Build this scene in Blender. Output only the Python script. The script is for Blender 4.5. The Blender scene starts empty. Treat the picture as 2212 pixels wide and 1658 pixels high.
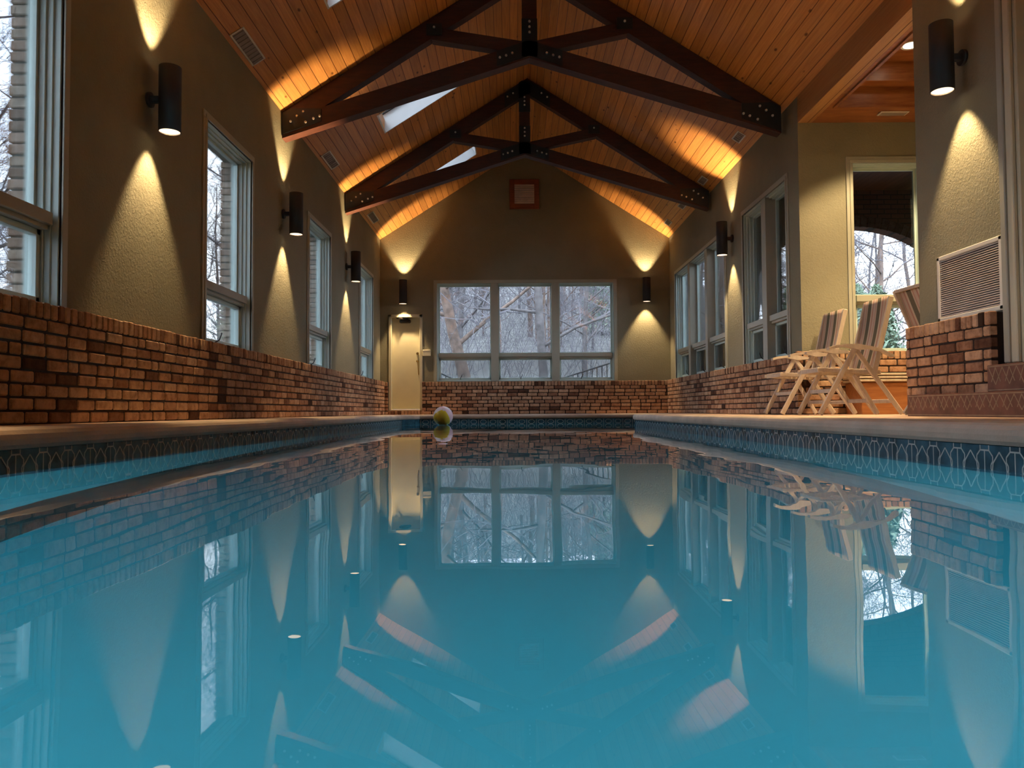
import bpy, math, random
from mathutils import Vector, Matrix, Euler, noise
R = random.Random(7)
S = bpy.context.scene
COL = S.collection
PI = math.pi

# ------------------------------------------------------------------ mesh helper
class MB:
    def __init__(s):
        s.v = []; s.f = []; s.m = []; s.mat = 0; s.sm = []; s.smooth = False
    def add(s, vs, fs):
        o = len(s.v); s.v += [tuple(v) for v in vs]
        for f in fs:
            s.f.append(tuple(i + o for i in f)); s.m.append(s.mat); s.sm.append(s.smooth)
    def box(s, x0, x1, y0, y1, z0, z1):
        x0, x1 = sorted((x0, x1)); y0, y1 = sorted((y0, y1)); z0, z1 = sorted((z0, z1))
        s.add([(x0,y0,z0),(x1,y0,z0),(x1,y1,z0),(x0,y1,z0),(x0,y0,z1),(x1,y0,z1),(x1,y1,z1),(x0,y1,z1)],
              [(0,3,2,1),(4,5,6,7),(0,1,5,4),(1,2,6,5),(2,3,7,6),(3,0,4,7)])
    def cbox(s, x0, x1, y0, y1, z0, z1, c=.006):     # box with chamfered edges
        x0, x1 = sorted((x0, x1)); y0, y1 = sorted((y0, y1)); z0, z1 = sorted((z0, z1))
        c = min(c, (x1-x0)*.45, (y1-y0)*.45, (z1-z0)*.45)
        V = []; idx = {}
        X = (x0, x1); Y = (y0, y1); Z = (z0, z1)
        for i in (0,1):
            for j in (0,1):
                for k in (0,1):
                    sx, sy, sz = (c, -c)[i], (c, -c)[j], (c, -c)[k]
                    for a in range(3):
                        p = [X[i]+sx, Y[j]+sy, Z[k]+sz]
                        p[a] = (X[i], Y[j], Z[k])[a]
                        idx[(i,j,k,a)] = len(V); V.append(p)
        F = []
        def q(l, inv):
            F.append(tuple(reversed(l)) if inv else tuple(l))
        for i in (0,1):
            q([idx[(i,0,0,0)], idx[(i,1,0,0)], idx[(i,1,1,0)], idx[(i,0,1,0)]], i == 0)
            q([idx[(0,i,0,1)], idx[(0,i,1,1)], idx[(1,i,1,1)], idx[(1,i,0,1)]], i == 0)
            q([idx[(0,0,i,2)], idx[(1,0,i,2)], idx[(1,1,i,2)], idx[(0,1,i,2)]], i == 0)
        for i in (0,1):
            for j in (0,1):
                q([idx[(i,j,0,0)], idx[(i,j,1,0)], idx[(i,j,1,1)], idx[(i,j,0,1)]], (i+j) % 2 == 1)
                q([idx[(i,0,j,0)], idx[(i,0,j,2)], idx[(i,1,j,2)], idx[(i,1,j,0)]], (i+j) % 2 == 0)
                q([idx[(0,i,j,1)], idx[(1,i,j,1)], idx[(1,i,j,2)], idx[(0,i,j,2)]], (i+j) % 2 == 0)
        for i in (0,1):
            for j in (0,1):
                for k in (0,1):
                    q([idx[(i,j,k,0)], idx[(i,j,k,1)], idx[(i,j,k,2)]], (i+j+k) % 2 == 0)
        s.add(V, F)
    def prism(s, poly, a0, a1, axis='y'):            # polygon extruded along an axis
        n = len(poly); V = []
        for a in (a0, a1):
            for (p, q) in poly:
                V.append({'y': (p, a, q), 'x': (a, p, q), 'z': (p, q, a)}[axis])
        F = [tuple(range(n)), tuple(range(2*n-1, n-1, -1))]
        for i in range(n):
            j = (i+1) % n
            F.append((i, i+n, j+n, j))
        s.add(V, F)
    def bar(s, p, q, w, t, up=(0,1,0), c=.004):      # rectangular bar p->q, w along "up", t across
        p = Vector(p); q = Vector(q); d = (q-p).normalized(); u = Vector(up)
        u = (u - d*u.dot(d)).normalized(); n = d.cross(u)
        L = (q-p).length
        b = MB(); b.cbox(0, L, -w/2, w/2, -t/2, t/2, c)
        s.add([p + d*v[0] + u*v[1] + n*v[2] for v in b.v], b.f)
    def tube(s, pts, rad, n=8, caps=True):
        pts = [Vector(p) for p in pts]
        if not isinstance(rad, (list, tuple)): rad = [rad]*len(pts)
        V = []; F = []; ref = None
        for i, p in enumerate(pts):
            d = (pts[min(i+1, len(pts)-1)] - pts[max(i-1, 0)])
            d = d.normalized() if d.length > 1e-9 else Vector((0,0,1))
            if ref is None:
                ref = Vector((1,0,0)) if abs(d.x) < .8 else Vector((0,1,0))
            a = ref - d*ref.dot(d)
            if a.length < 1e-6: a = d.orthogonal()
            a.normalize(); ref = a; b = d.cross(a)
            for k in range(n):
                th = 2*PI*k/n
                V.append(p + (a*math.cos(th) + b*math.sin(th))*rad[i])
        for i in range(len(pts)-1):
            for k in range(n):
                k2 = (k+1) % n
                F.append((i*n+k, i*n+k2, (i+1)*n+k2, (i+1)*n+k))
        if caps:
            F.append(tuple(range(n-1, -1, -1))); F.append(tuple(range((len(pts)-1)*n, len(pts)*n)))
        s.add(V, F)
    def lathe(s, prof, c=(0,0,0), n=32, M=None):     # prof [(r,z)...]
        V = []; F = []
        for (r, z) in prof:
            for k in range(n):
                th = 2*PI*k/n
                v = Vector((r*math.cos(th), r*math.sin(th), z))
                if M: v = M @ v
                V.append(v + Vector(c))
        for i in range(len(prof)-1):
            for k in range(n):
                k2 = (k+1) % n
                F.append((i*n+k, i*n+k2, (i+1)*n+k2, (i+1)*n+k))
        s.add(V, F)
    def build(s, name, mats, parent=None, loc=None):
        me = bpy.data.meshes.new(name)
        off = Vector(loc) if loc is not None else Vector((0,0,0))
        me.from_pydata([tuple(Vector(v)-off) for v in s.v], [], s.f)
        if not isinstance(mats, (list, tuple)): mats = [mats]
        for m in mats: me.materials.append(m)
        for p, mi, sm in zip(me.polygons, s.m, s.sm):
            p.material_index = mi; p.use_smooth = sm
        me.update()
        o = bpy.data.objects.new(name, me); COL.objects.link(o)
        if parent is not None: o.parent = parent
        if loc is not None:
            o.location = off - (Vector(parent.location) if parent is not None and parent.get('_b') is None else Vector((0,0,0)))
        return o

def tag(o, label=None, cat=None, group=None, kind=None):
    if label: o['label'] = label
    if cat: o['category'] = cat
    if group: o['group'] = group
    if kind: o['kind'] = kind
    return o
def thing(name, label, cat, loc=(0,0,0), rz=0, group=None, kind=None):
    o = bpy.data.objects.new(name, None); COL.objects.link(o)
    o.empty_display_size = .1
    o.location = loc; o.rotation_euler = (0,0,rz)
    return tag(o, label, cat, group, kind)
def part(name, mb, mats, parent):                   # part whose mesh is in world coordinates
    o = mb.build(name, mats, None)
    o.parent = parent
    chain = Matrix.Identity(4); q = parent
    L = Matrix.Identity(4)
    while q is not None:
        L = Matrix.LocRotScale(q.location, q.rotation_euler, q.scale) @ L
        q = q.parent
    o.data.transform(L.inverted())
    return o
def copy_tree(o, parent=None):
    c = o.copy(); COL.objects.link(c); c.parent = parent
    for ch in [k for k in KIDS.get(o.name, [])]:
        copy_tree(ch, c)
    return c
KIDS = {}
def index_kids():
    KIDS.clear()
    for o in bpy.data.objects:
        if o.parent: KIDS.setdefault(o.parent.name, []).append(o)

# ------------------------------------------------------------------ materials
def nt(name):
    m = bpy.data.materials.new(name); m.use_nodes = True
    t = m.node_tree; t.nodes.clear()
    out = t.nodes.new('ShaderNodeOutputMaterial')
    return m, t, out
def N(t, typ, **kw):
    n = t.nodes.new(typ)
    for k, v in kw.items():
        if k == 'inp':
            for a, b in v.items(): n.inputs[a].default_value = b
        else: setattr(n, k, v)
    return n
def rgba(c): return (c[0], c[1], c[2], 1)
def ramp(t, stops, interp='LINEAR'):
    n = t.nodes.new('ShaderNodeValToRGB'); cr = n.color_ramp; cr.interpolation = interp
    while len(cr.elements) < len(stops): cr.elements.new(.5)
    for e, (p, c) in zip(cr.elements, stops):
        e.position = p; e.color = rgba(c)
    return n
def simple(name, col, rough=.5, metal=0, var=.12, scale=6, bump=0, bscale=60, spec=.5, emit=None):
    m, t, out = nt(name)
    b = N(t, 'ShaderNodeBsdfPrincipled', inp={'Roughness': rough, 'Metallic': metal, 'Specular IOR Level': spec})
    tc = N(t, 'ShaderNodeTexCoord')
    nz = N(t, 'ShaderNodeTexNoise', inp={'Scale': scale, 'Detail': 4})
    t.links.new(tc.outputs['Object'], nz.inputs['Vector'])
    r = ramp(t, [(.3, [c*(1-var) for c in col]), (.7, [min(1, c*(1+var)) for c in col])])
    t.links.new(nz.outputs['Fac'], r.inputs['Fac']); t.links.new(r.outputs['Color'], b.inputs['Base Color'])
    if bump:
        n2 = N(t, 'ShaderNodeTexNoise', inp={'Scale': bscale, 'Detail': 3})
        t.links.new(tc.outputs['Object'], n2.inputs['Vector'])
        bp = N(t, 'ShaderNodeBump', inp={'Strength': bump, 'Distance': .01})
        t.links.new(n2.outputs['Fac'], bp.inputs['Height']); t.links.new(bp.outputs['Normal'], b.inputs['Normal'])
    if emit:
        b.inputs['Emission Color'].default_value = rgba(emit[0]); b.inputs['Emission Strength'].default_value = emit[1]
    t.links.new(b.outputs[0], out.inputs['Surface'])
    return m

def stucco():
    m, t, out = nt('stucco')
    b = N(t, 'ShaderNodeBsdfPrincipled', inp={'Roughness': .85, 'Specular IOR Level': .2})
    tc = N(t, 'ShaderNodeTexCoord')
    nz = N(t, 'ShaderNodeTexNoise', inp={'Scale': 1.2, 'Detail': 6, 'Roughness': .6})
    t.links.new(tc.outputs['Object'], nz.inputs['Vector'])
    r = ramp(t, [(.3, (.235,.225,.16)), (.7, (.285,.27,.195))])
    t.links.new(nz.outputs['Fac'], r.inputs['Fac']); t.links.new(r.outputs['Color'], b.inputs['Base Color'])
    n2 = N(t, 'ShaderNodeTexNoise', inp={'Scale': 42, 'Detail': 4, 'Roughness': .6, 'Distortion': .6})
    t.links.new(tc.outputs['Object'], n2.inputs['Vector'])
    bp = N(t, 'ShaderNodeBump', inp={'Strength': .55, 'Distance': .012})
    t.links.new(n2.outputs['Fac'], bp.inputs['Height']); t.links.new(bp.outputs['Normal'], b.inputs['Normal'])
    t.links.new(b.outputs[0], out.inputs['Surface'])
    return m

def planks(name, c0, c1, axis='X', width=.115, knots=True, rough=.45):
    """boards running along Y (axis X across) or along X (axis Y across)"""
    m, t, out = nt(name); L = t.links.new
    b = N(t, 'ShaderNodeBsdfPrincipled', inp={'Roughness': rough, 'Specular IOR Level': .35})
    tc = N(t, 'ShaderNodeTexCoord'); sp = N(t, 'ShaderNodeSeparateXYZ'); L(tc.outputs['Object'], sp.inputs[0])
    d = N(t, 'ShaderNodeMath', operation='DIVIDE', inp={1: width}); L(sp.outputs[axis], d.inputs[0])
    fl = N(t, 'ShaderNodeMath', operation='FLOOR'); L(d.outputs[0], fl.inputs[0])
    fr = N(t, 'ShaderNodeMath', operation='FRACT'); L(d.outputs[0], fr.inputs[0])
    wn = N(t, 'ShaderNodeTexWhiteNoise', noise_dimensions='1D'); L(fl.outputs[0], wn.inputs['W'])
    # grain: stretched noise, offset per board
    sc = (60, 2.2, 60) if axis == 'X' else (2.2, 60, 60)
    mp = N(t, 'ShaderNodeMapping'); mp.inputs['Scale'].default_value = sc
    L(tc.outputs['Object'], mp.inputs['Vector'])
    of = N(t, 'ShaderNodeVectorMath', operation='ADD'); L(mp.outputs[0], of.inputs[0])
    cm = N(t, 'ShaderNodeCombineXYZ'); mu = N(t, 'ShaderNodeMath', operation='MULTIPLY', inp={1: 37.0}); L(wn.outputs['Value'], mu.inputs[0])
    for i in range(3): L(mu.outputs[0], cm.inputs[i])
    L(cm.outputs[0], of.inputs[1])
    g = N(t, 'ShaderNodeTexNoise', inp={'Scale': .6, 'Detail': 5, 'Roughness': .65, 'Distortion': .8}); L(of.outputs[0], g.inputs['Vector'])
    r = ramp(t, [(.25, c0), (.75, c1)]); L(g.outputs['Fac'], r.inputs['Fac'])
    # board tone
    mr = N(t, 'ShaderNodeMapRange', inp={3: .82, 4: 1.12}); L(wn.outputs['Value'], mr.inputs[0])
    mx = N(t, 'ShaderNodeMix', data_type='RGBA', blend_type='MULTIPLY', inp={0: 1.0})
    L(r.outputs['Color'], mx.inputs[6]); L(mr.outputs[0], mx.inputs[7])
    last = mx.outputs[2]
    if knots:
        mp2 = N(t, 'ShaderNodeMapping'); mp2.inputs['Scale'].default_value = (5.5, 2.6, 5.5) if axis == 'X' else (2.6, 5.5, 5.5)
        L(tc.outputs['Object'], mp2.inputs['Vector'])
        vo = N(t, 'ShaderNodeTexVoronoi', inp={'Scale': 1.0, 'Randomness': 1.0}); L(mp2.outputs[0], vo.inputs['Vector'])
        kr = ramp(t, [(.05, (.14,.06,.025)), (.12, (1,1,1))]); L(vo.outputs['Distance'], kr.inputs['Fac'])
        m2 = N(t, 'ShaderNodeMix', data_type='RGBA', blend_type='MULTIPLY', inp={0: .85}); L(last, m2.inputs[6]); L(kr.outputs['Color'], m2.inputs[7])
        last = m2.outputs[2]
    # v-groove between the boards
    a = N(t, 'ShaderNodeMath', operation='SUBTRACT', inp={1: .5}); L(fr.outputs[0], a.inputs[0])
    ab = N(t, 'ShaderNodeMath', operation='ABSOLUTE'); L(a.outputs[0], ab.inputs[0])
    gr = ramp(t, [(.455, (1,1,1)), (.49, (.22,.13,.09))]); L(ab.outputs[0], gr.inputs['Fac'])
    m3 = N(t, 'ShaderNodeMix', data_type='RGBA', blend_type='MULTIPLY', inp={0: 1.0}); L(last, m3.inputs[6]); L(gr.outputs['Color'], m3.inputs[7])
    L(m3.outputs[2], b.inputs['Base Color'])
    bp = N(t, 'ShaderNodeBump', inp={'Strength': .5, 'Distance': .008}); L(gr.outputs['Color'], bp.inputs['Height']); L(bp.outputs['Normal'], b.inputs['Normal'])
    L(b.outputs[0], out.inputs['Surface'])
    return m

def wood(name, c0, c1, rough=.5, sc=(3,3,3), axis_stretch=(1,12,12)):
    m, t, out = nt(name); L = t.links.new
    b = N(t, 'ShaderNodeBsdfPrincipled', inp={'Roughness': rough, 'Specular IOR Level': .35})
    tc = N(t, 'ShaderNodeTexCoord'); mp = N(t, 'ShaderNodeMapping'); mp.inputs['Scale'].default_value = axis_stretch
    L(tc.outputs['Object'], mp.inputs['Vector'])
    g = N(t, 'ShaderNodeTexNoise', inp={'Scale': 2.5, 'Detail': 6, 'Roughness': .65, 'Distortion': .5}); L(mp.outputs[0], g.inputs['Vector'])
    r = ramp(t, [(.3, c0), (.7, c1)]); L(g.outputs['Fac'], r.inputs['Fac']); L(r.outputs['Color'], b.inputs['Base Color'])
    bp = N(t, 'ShaderNodeBump', inp={'Strength': .15, 'Distance': .005}); L(g.outputs['Fac'], bp.inputs['Height']); L(bp.outputs['Normal'], b.inputs['Normal'])
    L(b.outputs[0], out.inputs['Surface'])
    return m

def brickmat(name='old_brick', stops=None):
    m, t, out = nt(name); L = t.links.new
    b = N(t, 'ShaderNodeBsdfPrincipled', inp={'Roughness': .9, 'Specular IOR Level': .15})
    ge = N(t, 'ShaderNodeNewGeometry')
    r = ramp(t, stops or [(0, (.05,.028,.02)), (.07, (.20,.10,.065)), (.22, (.40,.23,.145)), (.45, (.52,.34,.22)),
                 (.65, (.42,.25,.16)), (.82, (.58,.40,.27)), (1, (.36,.20,.13))])
    L(ge.outputs['Random Per Island'], r.inputs['Fac'])
    tc = N(t, 'ShaderNodeTexCoord')
    nz = N(t, 'ShaderNodeTexNoise', inp={'Scale': 14, 'Detail': 6, 'Roughness': .7}); L(tc.outputs['Object'], nz.inputs['Vector'])
    cr = ramp(t, [(.32, (.5,.42,.38)), (.55, (1,1,1)), (.75, (1.25,1.2,1.1))]); L(nz.outputs['Fac'], cr.inputs['Fac'])
    mx = N(t, 'ShaderNodeMix', data_type='RGBA', blend_type='MULTIPLY', inp={0: .9}); L(r.outputs['Color'], mx.inputs[6]); L(cr.outputs['Color'], mx.inputs[7])
    L(mx.outputs[2], b.inputs['Base Color'])
    n2 = N(t, 'ShaderNodeTexNoise', inp={'Scale': 70, 'Detail': 4}); L(tc.outputs['Object'], n2.inputs['Vector'])
    bp = N(t, 'ShaderNodeBump', inp={'Strength': .5, 'Distance': .006}); L(n2.outputs['Fac'], bp.inputs['Height']); L(bp.outputs['Normal'], b.inputs['Normal'])
    L(b.outputs[0], out.inputs['Surface'])
    return m

def glass():
    m, t, out = nt('window_glass'); L = t.links.new
    tr = N(t, 'ShaderNodeBsdfTransparent', inp={'Color': (.95,.97,.98,1)})
    gl = N(t, 'ShaderNodeBsdfGlossy', inp={'Roughness': .003, 'Color': (1,1,1,1)})
    fr = N(t, 'ShaderNodeFresnel', inp={'IOR': 1.5})
    mu = N(t, 'ShaderNodeMath', operation='MULTIPLY', inp={1: .9}); L(fr.outputs[0], mu.inputs[0])
    mx = N(t, 'ShaderNodeMixShader'); L(mu.outputs[0], mx.inputs[0]); L(tr.outputs[0], mx.inputs[1]); L(gl.outputs[0], mx.inputs[2])
    L(mx.outputs[0], out.inputs['Surface'])
    return m
def screenmat(name, opaque, col):
    m, t, out = nt(name); L = t.links.new
    tr = N(t, 'ShaderNodeBsdfTransparent'); df = N(t, 'ShaderNodeBsdfDiffuse', inp={'Color': rgba(col)})
    mx = N(t, 'ShaderNodeMixShader', inp={0: opaque}); L(tr.outputs[0], mx.inputs[1]); L(df.outputs[0], mx.inputs[2])
    L(mx.outputs[0], out.inputs['Surface'])
    return m
def lensmat():
    m, t, out = nt('lamp_lens'); L = t.links.new
    tr = N(t, 'ShaderNodeBsdfTransparent'); em = N(t, 'ShaderNodeEmission', inp={'Color': (1,.72,.42,1), 'Strength': 2.2})
    mx = N(t, 'ShaderNodeMixShader', inp={0: .5}); L(tr.outputs[0], mx.inputs[1]); L(em.outputs[0], mx.inputs[2])
    L(mx.outputs[0], out.inputs['Surface'])
    return m
def emis(name, col, s):
    m, t, out = nt(name)
    e = N(t, 'ShaderNodeEmission', inp={'Color': rgba(col), 'Strength': s}); t.links.new(e.outputs[0], out.inputs['Surface'])
    return m
def watermat():
    m, t, out = nt('pool_water'); L = t.links.new
    b = N(t, 'ShaderNodeBsdfPrincipled', inp={'Base Color': (.80,.97,1,1), 'Roughness': .0, 'IOR': 1.36, 'Transmission Weight': 1.0})
    tc = N(t, 'ShaderNodeTexCoord')
    mp = N(t, 'ShaderNodeMapping'); mp.inputs['Scale'].default_value = (1.0, .45, 1.0); L(tc.outputs['Object'], mp.inputs['Vector'])
    n1 = N(t, 'ShaderNodeTexNoise', inp={'Scale': 1.6, 'Detail': 2.0, 'Roughness': .4}); L(mp.outputs[0], n1.inputs['Vector'])
    n2 = N(t, 'ShaderNodeTexNoise', inp={'Scale': 7.0, 'Detail': 1.0}); L(mp.outputs[0], n2.inputs['Vector'])
    m2 = N(t, 'ShaderNodeMath', operation='MULTIPLY_ADD', inp={1: .045}); L(n2.outputs['Fac'], m2.inputs[0]); L(n1.outputs['Fac'], m2.inputs[2])
    bp = N(t, 'ShaderNodeBump', inp={'Strength': 1.0, 'Distance': .0045}); L(m2.outputs[0], bp.inputs['Height'])
    L(bp.outputs['Normal'], b.inputs['Normal'])
    L(b.outputs[0], out.inputs['Surface'])
    return m
def stripes():
    m, t, out = nt('striped_canvas'); L = t.links.new
    b = N(t, 'ShaderNodeBsdfPrincipled', inp={'Roughness': .9, 'Specular IOR Level': .1})
    tc = N(t, 'ShaderNodeTexCoord'); sp = N(t, 'ShaderNodeSeparateXYZ'); L(tc.outputs['Object'], sp.inputs[0])
    a = N(t, 'ShaderNodeMath', operation='MULTIPLY_ADD', inp={1: 5.0, 2: 10.12}); L(sp.outputs['Y'], a.inputs[0])
    fr = N(t, 'ShaderNodeMath', operation='FRACT'); L(a.outputs[0], fr.inputs[0])
    r = ramp(t, [(0, (.50,.40,.33)), (.20, (.42,.24,.20)), (.32, (.55,.46,.36)), (.46, (.13,.12,.09)), (.82, (.50,.42,.33)), (.92, (.45,.27,.22))], 'CONSTANT')
    L(fr.outputs[0], r.inputs['Fac']); L(r.outputs['Color'], b.inputs['Base Color'])
    wv = N(t, 'ShaderNodeTexNoise', inp={'Scale': 300}); L(tc.outputs['Object'], wv.inputs['Vector'])
    bp = N(t, 'ShaderNodeBump', inp={'Strength': .2, 'Distance': .002}); L(wv.outputs['Fac'], bp.inputs['Height']); L(bp.outputs['Normal'], b.inputs['Normal'])
    L(b.outputs[0], out.inputs['Surface'])
    return m
def brick_tex(name, c1, c2, mo):
    m, t, out = nt(name); L = t.links.new
    b = N(t, 'ShaderNodeBsdfPrincipled', inp={'Roughness': .9, 'Specular IOR Level': .15})
    tc = N(t, 'ShaderNodeTexCoord'); sp = N(t, 'ShaderNodeSeparateXYZ'); L(tc.outputs['Object'], sp.inputs[0])
    ad = N(t, 'ShaderNodeMath', operation='ADD'); L(sp.outputs['X'], ad.inputs[0]); L(sp.outputs['Y'], ad.inputs[1])
    cm = N(t, 'ShaderNodeCombineXYZ'); L(ad.outputs[0], cm.inputs[0]); L(sp.outputs['Z'], cm.inputs[1])
    br = N(t, 'ShaderNodeTexBrick', inp={'Color1': rgba(c1), 'Color2': rgba(c2), 'Mortar': rgba(mo), 'Scale': 1.0, 'Mortar Size': .008,
           'Brick Width': .215, 'Row Height': .076}); L(cm.outputs[0], br.inputs['Vector'])
    L(br.outputs['Color'], b.inputs['Base Color'])
    bp = N(t, 'ShaderNodeBump', inp={'Strength': .6, 'Distance': .008}); bp.invert = True; L(br.outputs['Fac'], bp.inputs['Height']); L(bp.outputs['Normal'], b.inputs['Normal'])
    L(b.outputs[0], out.inputs['Surface'])
    return m

M_stucco = stucco()
M_plank = planks('pine_ceiling_boards', (.55,.22,.06), (.86,.42,.13))
M_fascia = planks('pine_fascia_boards', (.44,.21,.08), (.62,.34,.14), axis='X', width=.13, knots=False)
M_cedar = wood('cedar_tray', (.21,.065,.024), (.38,.15,.052), rough=.35, axis_stretch=(1,8,8))
M_beam = wood('dark_stained_timber', (.03,.008,.004), (.075,.020,.009), rough=.62, axis_stretch=(1.5,10,10))
M_plate = simple('black_steel', (.012,.011,.011), rough=.5, metal=.3, var=.1)
M_bolt = simple('bolt_steel', (.75,.72,.66), rough=.35, metal=.6, var=.05)
M_brick = brickmat()
M_brickx = brickmat('weathered_outer_brick', [(0, (.25,.18,.14)), (.3, (.42,.34,.27)), (.6, (.5,.43,.35)), (.85, (.45,.33,.26)), (1, (.36,.26,.2))])  # paler copy of the brick, daylight put into its colour
M_mortar = simple('dark_mortar', (.022,.012,.010), rough=.95, var=.3, scale=30, bump=.4)
M_mortar2 = simple('pale_mortar', (.25,.22,.18), rough=.95, var=.2, scale=30)
M_trim = simple('painted_trim', (.38,.385,.32), rough=.45, var=.04)
M_vinyl = simple('window_vinyl', (.56,.70,.67), rough=.35, var=.03)
M_glass = glass()
M_liner = simple('white_well_paint', (.85,.87,.88), rough=.4, var=.02)
M_archb = brickmat('dark_arch_brick', [(0, (.12,.08,.065)), (.5, (.2,.14,.11)), (1, (.14,.09,.07))])
M_scrD = screenmat('insect_screen', .86, (.022,.024,.03))
M_scrL = screenmat('fine_insect_screen', .30, (.42,.44,.46))
M_bronze = simple('dark_bronze', (.016,.009,.008), rough=.7, metal=0, var=.1)
M_lens = lensmat()
M_deck = simple('deck_concrete', (.64,.46,.34), rough=.75, var=.13, scale=5, bump=.25, bscale=90)
M_coping = simple('cast_coping', (.56,.46,.37), rough=.6, var=.16, scale=3.5, bump=.2, bscale=60)
M_plaster = simple('pool_plaster', (.15,.52,.60), rough=.8, var=.03, scale=1.2)
M_tile = simple('blue_waterline_tile', (.035,.12,.18), rough=.18, var=.55, scale=9)
M_tline = simple('tile_lattice_glaze', (.50,.60,.60), rough=.3, var=.12, scale=20)
M_rtile = simple('red_clay_tile', (.15,.060,.042), rough=.5, var=.35, scale=10)
M_rline = simple('clay_tile_lattice', (.30,.22,.15), rough=.5, var=.2, scale=20)
M_door = simple('painted_door', (.62,.58,.42), rough=.45, var=.03)
M_white = simple('white_metal', (.78,.75,.68), rough=.5, var=.05)
M_grey = simple('grey_grille', (.30,.25,.22), rough=.5, var=.1)
M_dark = simple('duct_shadow_metal', (.02,.018,.016), rough=.8, var=.1)
M_redwood = wood('red_stained_frame', (.19,.05,.02), (.30,.09,.035), rough=.5)
M_brass = simple('aged_brass', (.35,.24,.1), rough=.35, metal=.9, var=.1)
M_plastic = simple('ivory_plastic', (.7,.64,.48), rough=.5, var=.03)
M_teak = wood('pale_teak', (.50,.41,.33), (.70,.60,.49), rough=.6, axis_stretch=(8,8,3))
M_canvas = stripes()
M_bench = wood('orange_stained_wood', (.26,.10,.035), (.40,.17,.06), rough=.5, axis_stretch=(1,8,8))
M_ballw = simple('white_vinyl', (.88,.84,.90), rough=.25, var=.02)
M_bally = simple('yellow_vinyl', (.88,.72,.06), rough=.25, var=.02)
M_ballp = simple('pink_vinyl', (.90,.70,.80), rough=.25, var=.02)
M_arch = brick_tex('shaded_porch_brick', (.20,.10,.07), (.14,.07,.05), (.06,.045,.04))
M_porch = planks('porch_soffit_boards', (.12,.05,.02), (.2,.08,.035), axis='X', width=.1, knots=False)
M_bark = simple('grey_bark', (.085,.078,.08), rough=.95, var=.4, scale=5, bump=.8, bscale=20)
M_barkw = simple('brown_bark', (.12,.085,.068), rough=.95, var=.5, scale=4, bump=.8, bscale=16)
M_twig = simple('twigs', (.125,.12,.135), rough=.95, var=.25, scale=3)
M_leaf = simple('evergreen_needles', (.13,.19,.13), rough=.8, var=.5, scale=2)
M_litter = simple('leaf_litter', (.105,.105,.10), rough=.95, var=.35, scale=1.4, bump=.6, bscale=8)
M_iron = simple('dark_iron', (.03,.03,.035), rough=.6, var=.1)
M_water = watermat()
M_slate = simple('roof_underlay', (.1,.1,.1), rough=.9)

# ------------------------------------------------------------------ main dimensions
XL, XR, YB, YF = -2.92, 3.52, 17.0, -6.0
XC = .3; EAVE = 4.10; SL = .637; RIDGE = EAVE + SL*3.22
DECK = .20; BT = .93
def roofz(x): return EAVE + SL*(3.22 - abs(x-XC))

# ------------------------------------------------------------------ walls with openings
def wall_with_openings(mb, axis, f0, f1, a0, a1, z0, z1, ops):
    """slab between f0 and f1 on 'axis', running a0..a1, with rectangular openings (a,b,za,zb)"""
    cuts = sorted(ops)
    def b(a, c, za, zb):
        if c-a < 1e-6 or zb-za < 1e-6: return
        if axis == 'x': mb.box(f0, f1, a, c, za, zb)
        else: mb.box(a, c, f0, f1, za, zb)
    cur = a0
    for (a, c, za, zb) in cuts:
        b(cur, a, z0, z1); b(a, c, z0, za); b(a, c, zb, z1); cur = c
    b(cur, a1, z0, z1)

WL = [(-3.84, -2.47), (-.14, 1.23), (3.56, 4.93), (7.26, 8.55), (10.97, 12.28), (14.68, 16.03)]          # left window openings (Y); first two added out of view for daylight
WZ0, WZ1 = BT, 3.08
mb = MB(); wall_with_openings(mb, 'x', XL, XL-.16, YF, YB, -.2, EAVE, [(a, b, WZ0, WZ1) for a, b in WL])
tag(mb.build('wall_left', M_stucco), 'olive stucco long wall with four tall windows on the left', 'wall', kind='structure')

R1 = [(12.56, 13.72), (13.88, 15.05), (15.21, 16.38)]
R2 = [(9.72, 10.52), (10.68, 11.55)]
mb = MB()
wall_with_openings(mb, 'x', XR, XR+.16, 9.3, YB, -.2, EAVE, [(12.56, 16.38, WZ0, 3.17), (9.72, 11.55, WZ0, 3.20)])
mb.box(XR, XR+.16, 5.42, 6.6, -.2, EAVE)
wall_with_openings(mb, 'x', XR, XR+.16, YF, 5.42, -.2, EAVE, [(4.2, 5.30, .58, 4.0)])
tag(mb.build('wall_right', M_stucco), 'olive stucco long wall with windows and pillar on the right', 'wall', kind='structure')

AW = (4.17, 5.05, BT, 3.27)                                                # alcove window opening
mb = MB()
wall_with_openings(mb, 'y', 9.3, 9.46, XR+.16, 6.16, -.2, 4.3, [AW])
mb.box(6.0, 6.16, 6.5, 9.3, -.2, 4.3)
mb.box(XR+.16, 6.16, 6.44, 6.6, -.2, 4.3)
tag(mb.build('wall_alcove', M_stucco), 'khaki stucco walls of the seating alcove on the right', 'wall', kind='structure')

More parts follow.
